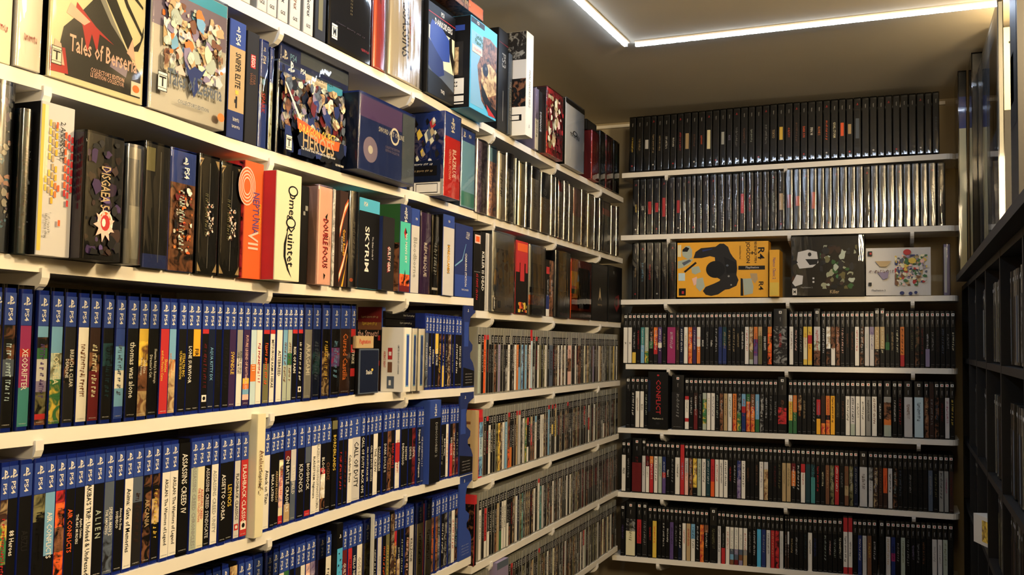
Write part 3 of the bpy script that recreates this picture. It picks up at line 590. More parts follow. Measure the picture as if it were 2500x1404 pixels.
# ---- board A2
b = Box('A2', -40, 33, 0, "cream box with red small print and dark capitals, left wall's second shelf", 'c', h=.19)
b.txt('AZII', .78, .72, .3, .3, 'l').txt('##', .7, .22, .35, .05, 'r', 'h')
b = Box('A2', 40, 107, 0, "white box with black brush lettering and yellow paint splashes, left wall's second shelf", 'w', h=.19, wrap=FILM, pr=.004)
b.crowd(.3, .5, .95, .98, ['y', 'c', 'Y', 'P'], 10, 3, (.08, .2)).txt('Kagura', .55, .72, .5, .42, 'k').txt('##', .55, .2, .5, .05, 'r', 'h')
b = Box('A2', 119, 354, 0, "large cream and black cover box with salmon shards, serif title across, left wall's second shelf", 'c', side='k', h=.19, wrap=SLEEVE, pr=.004)
b.art([('K', [(.36, 1), (.4, .8), (.5, .66), (.62, .55), (.74, .42), (.86, .3), (.97, .22), (.97, .04), (.17, .04), (.1, .2), (.14, .36), (.3, .5), (.42, .62), (.48, .78), (.55, 1)]),
 ('k', [(.52, 1), (.6, .78), (.74, .6), (.86, .46), (.88, .4), (.95, .46), (.985, .58), (.985, .5), (.93, .38), (.82, .36), (.7, .5), (.56, .66), (.46, 1)]),
 ('k', [(.7, 1), (.84, .8), (.97, .72), (.97, .7), (.83, .77), (.68, .99)]), ('k', [(.6, 1), (.8, .7), (.97, .52), (.97, .49), (.78, .67), (.57, .98)]),
 ('g', [(.44, .98), (.5, .72), (.64, .54), (.78, .38), (.62, .5), (.48, .66)]),
 ('r', [(.26, .56), (.46, .44), (.66, .36), (.5, .4), (.48, .26), (.42, .38), (.38, .24), (.32, .42), (.24, .46)]), ('P', [(.2, .54), (.4, .46), (.34, .42), (.16, .46)]),
 ('P', [(.8, .34), (.86, .46), (.9, .3)]), ('r', [(.02, .04), (.02, .2), (.16, .22), (.2, .05)]), ('P', [(.04, .1), (.06, .26), (.12, .24), (.16, .1)]), ('v', [(.62, .2), (.8, .16), (.82, .23), (.64, .27)])])
b.txt('Tales of Berseria', .56, .27, .72, .16, 'P', 'h', fit=.9).txt("COLLECTOR'S EDITION", .6, .135, .36, .032, 'P', 'h', 'edition_lettering').txt('LE EDITION COLLECTOR', .6, .1, .36, .032, 'P', 'h', 'edition_lettering')
b.rects([('w', .86, .05, .97, .15)], 'publisher_badge').ell([('o', .915, .1, .04, .028)]).rating(.03, .09, .1)
b = Box('A2', 365, 552, 0, "white and blue cover box with pastel watercolour crowd and winged emblem, left wall's second shelf", 'u', side='B', h=.197, wrap=SLEEVE, pr=.005)
b.rects([('v', 0.01, .62, .99, .93), ('C', .01, .9, .99, .995), ('A', .01, .93, .35, .995)]).crowd(.12, .3, .9, .85, ['c', 'P', '~e', '~P', 'u', '~a', 'b', 'a', 'v', 'e', '~a', '~u', 'o', 'n'], 70, 5, (.04, .12))
b.art([('B', [(.36, .42), (.44, .36), (.5, .4), (.6, .38), (.66, .42), (.6, .34), (.54, .3), (.56, .24), (.5, .16), (.45, .26), (.42, .32)])])
b.txt('Tales of Zestiria', .52, .26, .72, .12, 's', 'h', fit=.9).txt("COLLECTOR'S EDITION", .5, .1, .42, .03, 's', 'h', 'edition_lettering').ell([('o', .88, .08, .05, .034)]).rating(.04, .13, .12).emb(.12, .965, .07).txt('PS4', .24, .965, .12, .035, 'w', 'h', 'header_lettering')
b = Box('A2', 558, 597, 36, "sand-coloured box with blue header and foot, rifle silhouette, left wall's second shelf", 'A5a12B5', side='k', h=.19, r=.003, pr=.002)
b.txt('SNIPER ELITE', .55, .58, .3, .34, 'k').rects([('y', .42, .375, .62, .41), ('K', .45, .26, .55, .36), ('K', .38, .3, .45, .33)]).emb(.5, .93, .26).txt('PS4', .5, .84, .1, .3, 'w', 'v', 'header_lettering').txt('##', .5, .16, .4, .04, 'w', 'h').txt('##', .5, .1, .5, .03, 'w', 'h')
b = Box('A2', 601, 630, 57, "charcoal brick-toy film box with a small red square badge, left wall's second shelf", 'K', h=.185)
b.rects([('r', .3, .68, .7, .8)], 'publisher_badge').txt('LEGO', .5, .74, .1, .3, 'w', 'v', 'badge_lettering').txt('STAR', .62, .58, .14, .22, 'n').txt('WARS', .36, .58, .14, .22, 'n')
b = Box('A2', 631, 653, 82, "navy box with blue header and tumbling red letters, left wall's second shelf", 'A4k3A5', h=.178, wrap=FILM)
b.txt('SPARK', .5, .42, .3, .5, 'r').ell([('b', .5, .62, .2, .03)]).emb(.5, .93, .35).txt('PS4', .5, .83, .12, .4, 'w', 'v', 'header_lettering')
b = Box('A2', 655, 666, 107, "narrow cream-spined box with blue header beside the big fantasy cover, left wall's second shelf", 'A3~e6', h=.172, wrap=FILM)
b.txt('Edition', .5, .4, .4, .5, 'K').emb(.5, .92, .5)
b = Box('A2', 678, 848, 101, "orange-topped blue box tucked behind the fantasy crowd cover, left wall's second shelf", 'B1~n4', pr=-.03, dp=.05, wrap=FILM)
b.rects([('s', .28, .88, 1, .99), ('B', 0, .75, .27, .99)]).emb(.07, .9, .08).txt('PS4', .18, .9, .12, .06, 'b', 'h', 'header_lettering').txt('#RIDE', .5, .8, .3, .05, 'a', 'h')
b = Box('A2', 674, 834, 147, "crowded fantasy heroes cover with blue header and fiery arched title, left wall's second shelf", 's', side='k', pr=.0, wrap=FILM, dp=.025)
b.rects([('A', 0, .9, .4, .99), ('w', .4, .9, .74, .99), ('C', .74, .9, 1, .99), ('D', 0, 0, 1, .28)]).crowd(.02, .26, .98, .89, ['s', '~g', '~N', '~a', 'v', '~c', 'B', '~n', '~e', 'K', '~B', 'R', 'k', '~s', 'D'], 110, 11, (.04, .11)).crowd(.02, .02, .98, .3, ['D', 'k', 'B'], 9, 12, (.1, .2))
b.art([('w', [(0, .76), (.02, .76), (.26, .4), (.22, .4)]), ('O', [(.18, .42), (.3, .4), (.5, .345), (.7, .3), (.86, .31), (.84, .2), (.7, .19), (.5, .22), (.3, .28), (.2, .3)])])
b.txt('DRAGON QUEST', .5, .31, .56, .12, 'y', 'h').txt('HEROES', .52, .2, .54, .17, 'a', 'h', fit=.75).txt("The World Tree's Woe and the Blight Below", .52, .1, .62, .045, 'w', 'h', 'subtitle_lettering').txt('SQUARE ENIX', .86, .035, .2, .03, 'w', 'h', 'publisher_lettering')
b.txt('IF SEAL BROKEN', .565, .945, .3, .05, 'k', 'h', 'sticker_lettering').emb(.08, .945, .1).txt('PS4', .25, .945, .22, .06, 'w', 'h', 'header_lettering').rating(.03, .03, .09)
b = Box('A2', 863, 1012, 226, "wide indigo box with silver disc sticker jutting out, left wall's second shelf", 'B', side='D', pr=.035, dp=.06, wrap=SLEEVE)
b.rects([('p', .02, .6, .75, .98), ('B', .02, .1, .75, .7), ('s', .76, .02, .99, .98)]).ell([('v', .2, .3, .12, .17), ('u', .2, .3, .04, .055), ('w', .62, .6, .08, .12), ('B', .62, .6, .06, .09)]).txt('SWORD ART ONLINE', .56, .62, .46, .07, 'u', 'h').txt("COLLECTOR'S EDITION", .58, .42, .28, .035, 'v', 'h', 'edition_lettering').txt('EDITION COLLECTOR', .58, .37, .28, .035, 'v', 'h', 'edition_lettering').txt('PS4', .12, .6, .3, .12, 'g', 't', 'header_lettering')
b = Box('A2', 1083, 1124, 270, "red box with blue header and brawling crowd on its side, left wall's second shelf", 'A3r8', side='A1~B3w1', pr=.035, dp=.125, h=.19, wrap=FILM)
b.txt('BLAZBLUE', .62, .42, .34, .3, 'w').txt('CENTRAL FICTION', .36, .4, .36, .14, 'P', 'v', 'subtitle_lettering').emb(.5, .93, .2).txt('PS4', .5, .85, .12, .22, 'w', 'v', 'header_lettering')
rd = random.Random(4); L = []
for i in range(46):
    u, v, q = rd.uniform(.08, .85), rd.uniform(.4, .93), rd.uniform(.03, .09); L.append((rd.choice('kryKwBRasc'), [(u, v-q), (u+q*1.3, v-q*.2), (u+q*.3, v+q), (u-q*.5, v+q*.3)]))
b.art(L, 'illustration_print', True); b.rects([('D', .0, .17, .95, .42), ('k', .2, .24, .88, .36), ('w', .0, .02, .95, .16), ('k', .2, .035, .42, .15), ('w', .22, .04, .4, .145), ('k', .46, .035, .9, .15), ('w', .47, .045, .89, .14)], 'back_cover_print', True)
b.txt('T', .31, .09, .1, .07, 'k', 's', 'rating_lettering', 1.2).txt('##', .5, .38, .6, .03, 'w', 's').txt('##', .55, .3, .5, .03, 'a', 's')
b = Box('A2', 1125, 1159, 300, "sea-blue box with blue header at the shelf's far end, left wall's second shelf", 'A2b11', side='s', wrap=FILM, h=.19, pr=.004)
b.txt('MIGHTY No. 9', .5, .12, .8, .06, 'w', 'h').txt('Signature Edition', .5, .07, .7, .04, 'w', 'h', 'edition_lettering').emb(.2, .93, .2).txt('PS4', .6, .93, .5, .045, 'w', 'h', 'header_lettering').rects([('t', .02, .02, .98, .2)])
b = Box('A2', 994, 1002, 250, "slim black spine behind the red header box, left wall's second shelf", 'A2k8', pr=-.02, h=.17)
b.emb(.5, .93, .5)
# ---- board A3
b = Box('A3', -40, 26, 205, "pink and blue illustrated sleeve at the near end, left wall's third shelf", 's', wrap=FOIL, h=.2)
b.crowd(.5, .1, .98, .95, ['P', 'b', 'w', 's', 'v'], 14, 8, (.1, .3))
b = Box('A3', 20, 72, 290, "black and teal cellophaned box before the chequered one, left wall's third shelf", 'd', wrap=FOIL, pr=.01, h=.172)
b.crowd(.05, .1, .95, .9, ['d', 'k', 'D', 's', 'V', 'k'], 18, 9, (.1, .3)).txt('#ABY', .55, .5, .5, .5, 's')
b = Box('A3', 85, 176, 243, "white box with orange and red pixel squares, left wall's third shelf", 'u', side='k', pr=.022)
L = [('y', 0.01, .03, .12, .98), ('c', .1, .5, .2, .98)]
for i in range(9):
    for j in range(14):
        u = .15+i*.09; v = .86-j*.055-i*.012
        if v > .34+.035*abs(i-2)-(i > 5)*.18 and not (i in (4, 5) and j < 7) and (i*7+j*3) % 11: L.append(('cyaYoOOrrR'[min(9, i+(j > 6))], u, v, u+.07, v+.042))
b.rects(L, 'pixel_print').txt('2 ANARCHY', .6, .76, .4, .16, 'K').txt('#ab', .25, .2, .16, .2, 'u').rects([('O', .55, .2, .62, .24), ('O', .4, .84, .46, .88)])
b = Box('A3', 191, 299, 318, "cellophaned black box with violet edges and a red spiky emblem, left wall's third shelf", 'k', side='V', pr=.04, wrap=FILM, dp=.1)
b.crowd(.05, .04, .95, .96, ['k', 'V', 'N', 'k', 'p', 'K', 'k'], 26, 14, (.1, .25)).txt('DISGAEA 5', .5, .58, .34, .26, 'a').ell([('w', .52, .3, .2, .1), ('O', .52, .31, .15, .08), ('c', .5, .3, .06, .04)])
b.art([('P', [(.5+.28*math.cos(a)*(1 if k % 2 else .55), .28+.14*math.sin(a)*(1 if k % 2 else .55)) for k, a in enumerate([i*math.pi/9 for i in range(18)])]), ('r', ell(.52, .3, .12, .065, 12)), ('w', ell(.48, .3, .05, .035, 8))])
b = Box('A3', 300, 345, 355, "grey wrapped slab with crumpled clear ends beside the spiky emblem box, left wall's third shelf", 'g', pr=.03, wrap=FOIL, dp=.1)
b.rects([('s', .05, .3, .8, .9), ('S', .3, .05, .9, .5)])
b = Box('A3', 348, 412, 347, "olive-black sealed box with a thread-like seam, left wall's third shelf", 'k8B1', pr=.01, wrap=FILM)
b.rects([('l', .06, .78, .4, .97), ('g', .62, .05, .635, .95)])
b = Box('A3', 411, 476, 363, "brown fiery-art box with plain blue header, left wall's third shelf", 'A4~n11', pr=.006, wrap=FILM)
b.crowd(.15, .15, .85, .7, ['N', 'O', 'k', 'n', 'o', 'R', 'w'], 30, 17, (.05, .14)).txt('#Dragons', .4, .42, .5, .26, 'e').emb(.5, .92, .22).txt('PS4', .55, .82, .12, .2, 'w', 'v', 'header_lettering')
for x0, x1, tp, nm in ((481, 533, 378, 'nearer'), (535, 588, 397, 'farther')):
    b = Box('A3', x0, x1, tp, f"{nm} of two gold-cornered black boxes with a pale crest, left wall's third shelf", 'k', pr=.008, wrap=FILM, group='gold-cornered black boxes')
    b.art([('a', [(.02, .98), (.22, .98), (.02, .9)]), ('a', [(.98, .98), (.78, .98), (.98, .9)]), ('a', [(.02, .02), (.22, .02), (.02, .1)]), ('a', [(.98, .02), (.78, .02), (.98, .1)]), ('N', [(.02, .96), (.16, .965), (.02, .92)]), ('g', [(.5, .05), (.52, .05), (.54, .95), (.52, .95)])])
    b.crowd(.38, .32, .72, .62, ['w', 'N', 'u', 'P', 'K', 'w'], 22, 21, (.04, .09)).txt('#Crest', .33, .5, .36, .16, 'l')
b = Box('A3', 592, 640, 390, "bright orange box with circuit rings and purple title, left wall's third shelf", 'O', side='~r', pr=.012, dp=.13)
for r in (.46, .38, .3, .22): b.ell([('P', .1, .78, r, r*.36), ('O', .1, .78, r-.035, (r-.035)*.36)], 'ring_print')
b.txt('NEPTUNIA', .62, .56, .36, .36, 'p').txt('MEGADIMENSION', .84, .52, .34, .12, 'Y', 'v', 'subtitle_lettering').txt('VII', .5, .33, .16, .55, 'P')
b = Box('A3', 669, 733, 415, "pale cream box with ornate black script and a red side, left wall's third shelf", 'c', side='r', pr=.038, dp=.13)
b.txt('Omega', .6, .68, .34, .34, 'k', fit=1).txt('Quintet', .6, .34, .42, .34, 'k', fit=1).ell([('k', .66, .84, .2, .05), ('c', .66, .84, .15, .036), ('k', .6, .54, .2, .05), ('c', .6, .54, .15, .036)]).art([('k', [(.5, .5), (.34, .34), (.34, .22), (.5, .1), (.68, .03), (.52, .13), (.42, .22), (.42, .32)])])
b = Box('A3', 735, 751, 444, "two thin black spines pressed between the cream and pink boxes, left wall's third shelf", 'k', h=.175)
b.rects([('K', .48, .02, .52, .98), ('g', .2, .7, .5, .74), ('g', .5, .75, .9, .8)])
b = Box('A3', 753, 810, 449, "salmon-pink box with a red and black sword title, left wall's third shelf", 'P', pr=.02, wrap=FILM)
b.txt('DOUBLE FOCUS', .56, .42, .5, .36, 'k').txt('DOUBLE FOCUS', .53, .425, .5, .34, 'r').txt('TOUHOU', .84, .45, .2, .08, 'n', 'v', 'subtitle_lettering').art([('k', [(.5, .7), (.68, .74), (.6, .66)]), ('k', [(.46, .12), (.6, .1), (.5, .05)])])
b = Box('A3', 811, 817, 462, "thin white and lilac illustrated spine beside the pink box, left wall's third shelf", '~u', pr=.005)
b.txt('#k', .5, .5, .4, .6, 'v')
b = Box('A3', 818, 848, 463, "maroon box with glowing orange arcs and yellow title, left wall's third shelf", 'N', pr=.015)
b.art([('O', [(0, .62), (.6, .86), (1, .93), (1, .86), (.5, .72), (0, .5)]), ('c', [(0, .6), (.6, .84), (1, .9), (1, .88), (.5, .77), (0, .54)]), ('O', [(0, .14), (.5, .3), (1, .5), (1, .44), (.5, .2), (0, .04)]), ('c', [(0, .12), (.5, .27), (1, .47), (1, .45), (.5, .22), (0, .07)]), ('Y', [(.3, 0), (.8, .2), (1, .36), (1, .32), (.5, 0)])]).txt('Genso Rondo', .55, .46, .5, .3, 'Y').txt('BULLET BALLET', .28, .44, .3, .14, 'w', 'v', 'subtitle_lettering')
b = Box('A3', 849, 873, 470, "dark navy cellophaned box with a faint engraved title, left wall's third shelf", 'D', pr=.012, wrap=FOIL)
b.txt('#Oreshika', .6, .5, .4, .3, 'g').ell([('O', .4, .08, .2, .02)])
b = Box('A3', 875, 925, 482, "black box with a cyan header and tall thin white capitals, left wall's third shelf", 'C2k12', pr=.006, r=.006)
b.txt('SKYRIM', .4, .44, .5, .2, 'w', fit=1.4).txt('The Elder Scrolls V', .68, .46, .28, .07, 'u', 'v', 'subtitle_lettering').txt('PS4', .3, .935, .55, .05, 'w', 'h', 'header_lettering')
b = Box('A3', 933, 962, 528, "charcoal box with a blue side and red-rimmed jagged white title, left wall's third shelf", 'K', side='B', pr=.015)
b.txt('GUILTY GEAR', .5, .42, .36, .5, 'r').txt('GUILTY GEAR', .55, .425, .34, .42, 'w').txt('PS4', .5, .6, .3, .2, 's', 't', 'header_lettering')
b = Box('A3', 976, 1001, 498, "turquoise box with purple header and an orange desert at its foot, left wall's third shelf", 'B3M9~O2R1', side='G4~n5', pr=.012)
b.txt("NO MAN'S SKY", .6, .5, .34, .2, 'w').art([('r', [(.5, .74), (.66, .68), (.5, .6), (.36, .68)]), ('k', [(.5, .74), (.66, .68), (.5, .66)]), ('k', [(.46, .18), (.52, .26), (.58, .18), (.53, .13)])]).emb(.5, .94, .3).txt('PS4', .5, .85, .1, .3, 'w', 'v', 'header_lettering')
b = Box('A3', 1003, 1023, 508, "pale grey box with blue header and faded serif title, left wall's third shelf", 'A3u12', r=.003)
b.txt('Bloodborne', .5, .42, .5, .45, 'g').txt('PS4', .6, .88, .6, .03, 'w', 'h', 'header_lettering')
b = Box('A3', 1025, 1051, 518, "deep purple box with bold white title, left wall's third shelf", 'V', wrap=FILM)
b.txt('RÉPUBLIQUE', .5, .42, .42, .42, 'w')
b = Box('A3', 1053, 1071, 527, "black box with scratchy silver calligraphy, left wall's third shelf", 'k', wrap=FILM)
b.txt('#Natural', .5, .45, .4, .5, 'S').rects([('u', .1, .06, .9, .09)])
b = Box('A3', 1081, 1108, 523, "white box with blue header and gold-black stencilled title, left wall's third shelf", 'A2u11', side='k', pr=.006)
b.txt('BORDERLANDS', .5, .45, .36, .3, 'k').txt('BORDERLANDS', .5, .45, .34, .24, 'Y').txt('PS4', .5, .92, .6, .03, 'w', 'h', 'header_lettering')
b = Box('A3', 1110, 1153, 545, "tall blue box with a ghostly ring and white capitals, left wall's third shelf", 'B', r=.005)
b.rects([('A', .02, .0, .98, .3)]).txt('CHARGING STATION', .62, .38, .46, .12, 'w', 'v', fit=1.2).art([('b', [(0, .42), (.4, .52), (.6, .74), (.62, .74), (.42, .5), (0, .4)])]).txt('#e', .7, .86, .1, .25, 'w').txt('##', .6, .1, .4, .03, 'w', 'h')
# ---- cluster on board A4
b = Box('A4', 931, 939, 750, "tall dark adventure case seen from its side, blue spine, left wall's fourth shelf", 'A3k5', side='R2n1K3N5', dp=.06, pr=-.036, r=.003)
b.txt('the Streets!', .45, .685, .85, .08, 'P', 's').txt('##', .5, .8, .6, .045, 'y', 's').txt('PS4', .5, .85, .1, .6, 'w', 'v', 'header_lettering').txt('##', .5, .88, .7, .03, 'a', 's').rects([('r', .85, .6, .95, .66), ('r', .85, .3, .95, .36)], 'back_cover_print', True)
b = Box('A4', 869, 924, 853, "small navy-black box with a tiny gilt title before the tall case, left wall's fourth shelf", 's', side='k', pr=.008, dp=.05)
b.rects([('D', .05, .03, .97, .97)]).txt('Steins', .5, .48, .6, .1, 'w', 'h').ell([('y', .66, .53, .05, .03)])
hb = b.H
b = Box('A4', 869, 912, 828, "little cream carton lying on the navy-black box, left wall's fourth shelf", 'a', pr=.008, dp=.05, z0=hb+.001, h=.024, cat='box')
b.txt('Pagination', .5, .5, .7, .5, 'r', 'h')
b = Box('A4', 985, 1003, 800, "first white box of three with a blue window stripe, its illustrated side showing", 'w', side='w', pr=.025, dp=.053, group='white boxes with blue windows')
H3 = b.H
b.rects([('b', .3, .08, .7, .9), ('A', .36, .1, .66, .88)]).txt('LIMITED EDITION SET CONTAINS', .78, .5, .72, .07, 's', 't').txt("AKIBA'S BEAT", .16, .5, .5, .1, 'r', 't').rects([('r', .3, .5, .5, .68), ('n', .3, .3, .5, .46), ('s', .28, .05, .6, .24), ('w', .36, .1, .46, .18), ('w', .34, .56, .46, .62)], 'contents_print', True)
for x0, x1, nm in ((1004, 1019, 'middle'), (1020, 1037, 'last')):
    b = Box('A4', x0, x1, 800, f"{nm} white box of three with a blue window stripe, left wall's fourth shelf", 'w', pr=.012, dp=.11, wrap=FILM, h=H3, group='white boxes with blue windows')
    b.rects([('b', .3, .08, .7, .9), ('A', .36, .1, .66, .88)])
for k, nm in ((0, 'lower'), (1, 'upper')):
    b = Box('A4', 940, 1037-k*3, 0, f"{nm} of two black cases lying flat on the white boxes", '*k', pr=-.03, dp=.06, z0=H3+.003+k*.0165, h=.0155, r=.004, group='black cases lying flat')
    b.txt('##', .5+.1*k, .5, .3, .3, 'g', 'h')
# ---- headset-cut cartons closing each near shelf
def cut_card(bd, x0, x1, lab, h=.2, code='B'):
    a = s_at(bd, x0, .1); c = -1.313; W = c-a; t = empty('hanging_carton', wp('L', a, 0, zb(bd, c)+.0012), RZ['L'], lab, 'box', 'blue headset cartons')
    P = [(0, 0), (1, 0), (1, .22), (.86, .3), (.62, .36), (.6, .42), (.78, .46), (.8, .52), (.5, .58), (.46, .74), (.58, .86), (.8, .9), (1, .92), (1, 1), (0, 1)]
    n = len(P); V = [(u*W, 0, v*h) for u, v in P]+[(u*W, .004, v*h) for u, v in P]
    F = [tuple(range(n)), tuple(range(2*n-1, n-1, -1))]+[((i+1) % n, i, n+i, n+(i+1) % n) for i in range(n)]
    mesh('carton', V, F, mat(code), parent=t); tt = bpy.data.objects.new('lower_print', None)
    bpy.data.objects.remove(tt)
    mesh('blue_panel', [(W*.05, -.0004, h*.5), (W*.42, -.0004, h*.5), (W*.42, -.0004, h*.8), (W*.05, -.0004, h*.8)], [(0, 1, 2, 3)], mat('A'), parent=t)
    mesh('foot_panel', [(W*.03, -.0004, h*.02), (W*.97, -.0004, h*.02), (W*.97, -.0004, h*.2), (W*.03, -.0004, h*.25)], [(0, 1, 2, 3)], mat('k' if code == 'B' else 'A'), parent=t)
    place2(EMB[0], EMB[1], mat('w'), t, 'header_logo', (W*.35, h*.94), .008, .008, 'h', -.0008)
    for j in range(4): scrib(t, (W*.5, h*(.06+.035*j)), W*.6, .0022, 'u', j, 'h', 'small_print')
cut_card('A4', 1131, 1157, "dark blue die-cut carton ending the left wall's fourth shelf")
cut_card('A5', 1122, 1156, "dark blue die-cut carton ending the left wall's fifth shelf")
cut_card('A6', 1121, 1155, "brighter blue die-cut carton ending the left wall's bottom near shelf", code='A')
# ---- board A5 / A6 boxes
b = Box('A5', 610, 645, 1034, "tall cream box with curly brown art-nouveau script, left wall's fifth shelf", 'c', h=.2, pr=.012, dp=.14)
b.txt('Atelier', .6, .62, .22, .5, 'n').txt('Sophie', .5, .48, .2, .5, 'N').crowd(.3, .34, .85, .46, ['N', 'n', 'a'], 8, 31, (.05, .12)).txt('#w', .3, .55, .3, .1, 'a')
b = Box('A5', 1039, 1075, 984, "wide black box with a tall blue header, left wall's fifth shelf", 'A3k11', pr=.01, h=.185)
b.txt('DISHONORED 2', .6, .52, .42, .2, 'g').emb(.5, .93, .2).txt('PS4', .5, .85, .09, .2, 'w', 'v', 'header_lettering')
b = Box('A6', 811, 835, 1287, "black-topped sky-blue box with dark paw-like blots, left wall's bottom near shelf", 'k3C9', h=.185, pr=.01)
b.emb(.5, .87, .4).crowd(.05, .3, .95, .72, ['s', 'D', 'C'], 9, 33, (.08, .2))
b = Box('A6', 902, 913, 1262, "brushed silver metal case with rounded top, left wall's bottom near shelf", 'S', h=.178, r=.003)
b.rects([('u', .6, .02, .75, .95), ('M', .1, .05, .9, .12)])
# ---- board A1 / B1
gx = [(560, 614), (631, 654), (655, 678), (681, 705), (710, 735), (743, 766)]
for i, (x0, x1) in enumerate(gx):
    b = Box('A1', x0, x1, 0, f"{['first and widest','second','third','fourth','fifth','sixth'][i]} white-grey boxed cartridge from the near end, left wall's topmost shelf", 'u', side='g', h=.17, name='cartridge_box', group='white-grey boxed cartridges', pr=.0, hm=.03)
    b.txt('GCE', .5, .09, .5, .035, 'k', 'h', 'publisher_lettering')
    if i: b.txt('Vectrex', .5, .3, .22, .38, 'n' if i == 4 else 'k')
b = Box('A1', 771, 797, 0, "plain dark olive box before the rated navy box, left wall's topmost shelf", 'K', h=.19, hm=.03)
b.rects([('l', .3, .1, .7, .6)])
b = Box('A1', 803, 906, 0, "wide charcoal-navy box with a stitched line and rating badge, left wall's topmost shelf", 'K', side='k', h=.22, hm=.05, wrap=SLEEVE)
b.rects([('D', .03, .03, .97, .97)]+[('c', .5+.03*k, .36+.03*j, .506+.03*k, .375+.03*j) for j in range(20) for k in (0, 1)]).rating(.05, .06, .14, 'M').txt('##', .5, .22, .7, .02, 'N', 'h').txt('##', .85, .1, .2, .03, 'r', 'h')
b = Box('A1', 909, 943, 0, "bright red cellophaned box, left wall's topmost shelf", 'r', h=.23, wrap=FOIL, hm=.05)
b.txt('#ll', .55, .7, .2, .2, 'N').rects([('O', .05, .02, .3, .98)])
b = Box('A1', 946, 1032, 0, "glossy white box with slashing black brush title, left wall's topmost shelf", 'u', h=.24, wrap=FOIL, hm=.05, r=.005)
b.txt('ASSASSINS', .5, .5, .55, .2, 'k').txt('CREED II', .66, .52, .3, .09, 'r', 'v', 'subtitle_lettering').rects([('g', .52, .13, .6, .17), ('k', .64, .14, .7, .18)])
b = Box('A1', 1038, 1110, -5, "black-headed box with a blue-lit silhouette and serif capitals, left wall's topmost shelf", 'k', side='k', pr=.012, dp=.12)
b.rects([('c', .02, .34, .97, .74), ('s', .02, .12, .97, .34), ('r', 0, .885, 1, .893)]).art([('A', [(.06, .74), (.12, .82), (.5, .78), (.78, .7), (.8, .46), (.5, .42), (.3, .46), (.05, .6)]), ('B', [(.02, .6), (.3, .5), (.55, .42), (.6, .28), (.3, .2), (.02, .3)]), ('k', [(.76, .72), (.86, .76), (.88, .6), (.97, .5), (.95, .34), (.9, .4), (.82, .5), (.78, .58)]), ('k', [(.02, 0), (.98, 0), (.98, .14), (.5, .22), (.02, .26)])])
b.txt('DARKSIDERS', .55, .82, .82, .07, 'w', 'h').txt('PS3', .5, .935, .4, .05, 'w', 'h', 'header_lettering').txt('THQ', .55, .08, .22, .045, 'w', 'h', 'publisher_lettering')
ds = b.H
b = Box('A1', 1148, 1212, 36, "sky-blue box with a brown knitted form jutting out, topmost left-wall shelves", 'C', side='k', pr=.05, dp=.15)
b.rects([('b', .02, .05, .5, .85), ('k', 0, .93, .5, .99), ('C', .5, .9, .99, .99)]).art([('~n', [(.45, .86), (.72, .88), (.99, .84), (.99, .1), (.7, .04), (.42, .14), (.3, .35), (.25, .5), (.42, .68)]), ('~a', [(.4, .5), (.7, .6), (.99, .55), (.99, .3), (.6, .2), (.4, .3)]), ('k', [(.4, .34), (.8, .14), (.99, .12), (.99, .02), (.6, .08), (.42, .2)]), ('r', [(.6, .13), (.97, .03), (.7, .02)])]).ell([('D', .55, .5, .11, .07), ('s', .57, .52, .03, .02)])
b.txt('LittleBig', .3, .8, .4, .06, 'G', 'h').txt('Planet 2', .3, .75, .4, .06, 'G', 'h').txt('PS3', .25, .96, .35, .035, 'w', 'h', 'header_lettering').rects([('P', .05, .62, .42, .7)]).txt("COLLECTOR'S", .24, .66, .3, .03, 'm', 'h', 'edition_lettering')
b.rects([('A', .04, .84, .9, .9), ('K', .2, .34, .88, .72), ('~a', .3, .36, .8, .66), ('w', .1, .04, .9, .32), ('k', .1, .13, .9, .15), ('k', .1, .055, .9, .07)], 'back_cover_print', True); b.txt('Edition', .6, .77, .5, .05, 'G', 's').txt('##', .5, .28, .6, .02, 'K', 's').txt('##', .5, .24, .6, .02, 'K', 's').txt('##', .5, .2, .5, .02, 'r', 's')
lb_ = b.H
b = Box('A1', 1052, 1140, 0, "black box lying flat on the serif-capitals box, left wall's topmost shelf", 'k', pr=-.01, dp=.1, z0=ds+.002, h=.026)
b.rects([('R', .02, .2, .98, .3)])
b = Box('A1', 1085, 1180, 0, "brown and orange box lying highest on the stack, left wall's topmost shelf", '~n', pr=.03, dp=.1, z0=ds+.031, h=.03)
b.rects([('O', .6, .05, .98, .9)]).txt('#Eleven', .4, .5, .5, .4, 'a', 'h')
b = Box('B1', 1216, 1239, 66, "slim black box with faint curves behind the knitted-form box, far topmost left-wall shelf", 'k', pr=.006)
b.rects([('R', 0, .86, 1, .87), ('K', .05, .88, .95, .99), ('g', .5, .1, .54, .4)]).txt('PS3', .55, .7, .16, .4, 'g', 'v', 'header_lettering')
b = Box('B1', 1241, 1250, 70, "grey film-wrapped spine with vertical small print, far topmost left-wall shelf", 's', pr=.01, wrap=SLEEVE, h=.22)
b.txt('#RING', .5, .4, .5, .5, 'u')
b = Box('B1', 1274, 1301, 66, "tall white box with thin grey title and green figures on its side", 'w', side='~K3u2~k3w3', pr=.05, dp=.12)
b.txt('FINAL FANTASY XIII-2', .5, .46, .36, .3, 'g', fit=.9).emb(.5, .1, .2, 'g').rects([('k', .15, .14, .9, .2), ('w', .2, .15, .84, .19), ('k', .2, .02, .3, .08), ('k', .36, .02, .4, .08), ('k', .46, .02, .56, .08)], 'back_cover_print', True)
b = Box('B1', 1306, 1315, 168, "pale lilac film-sleeved spine, far topmost left-wall shelf", 'v3w3', wrap=SLEEVE, pr=.01, h=.178)
b.txt('#a', .5, .4, .4, .5, 'k')
b = Box('B1', 1316, 1323, 172, "dark spine with blocky title beside the red illustrated box, far topmost left-wall shelf", 'K', pr=.008, h=.178)
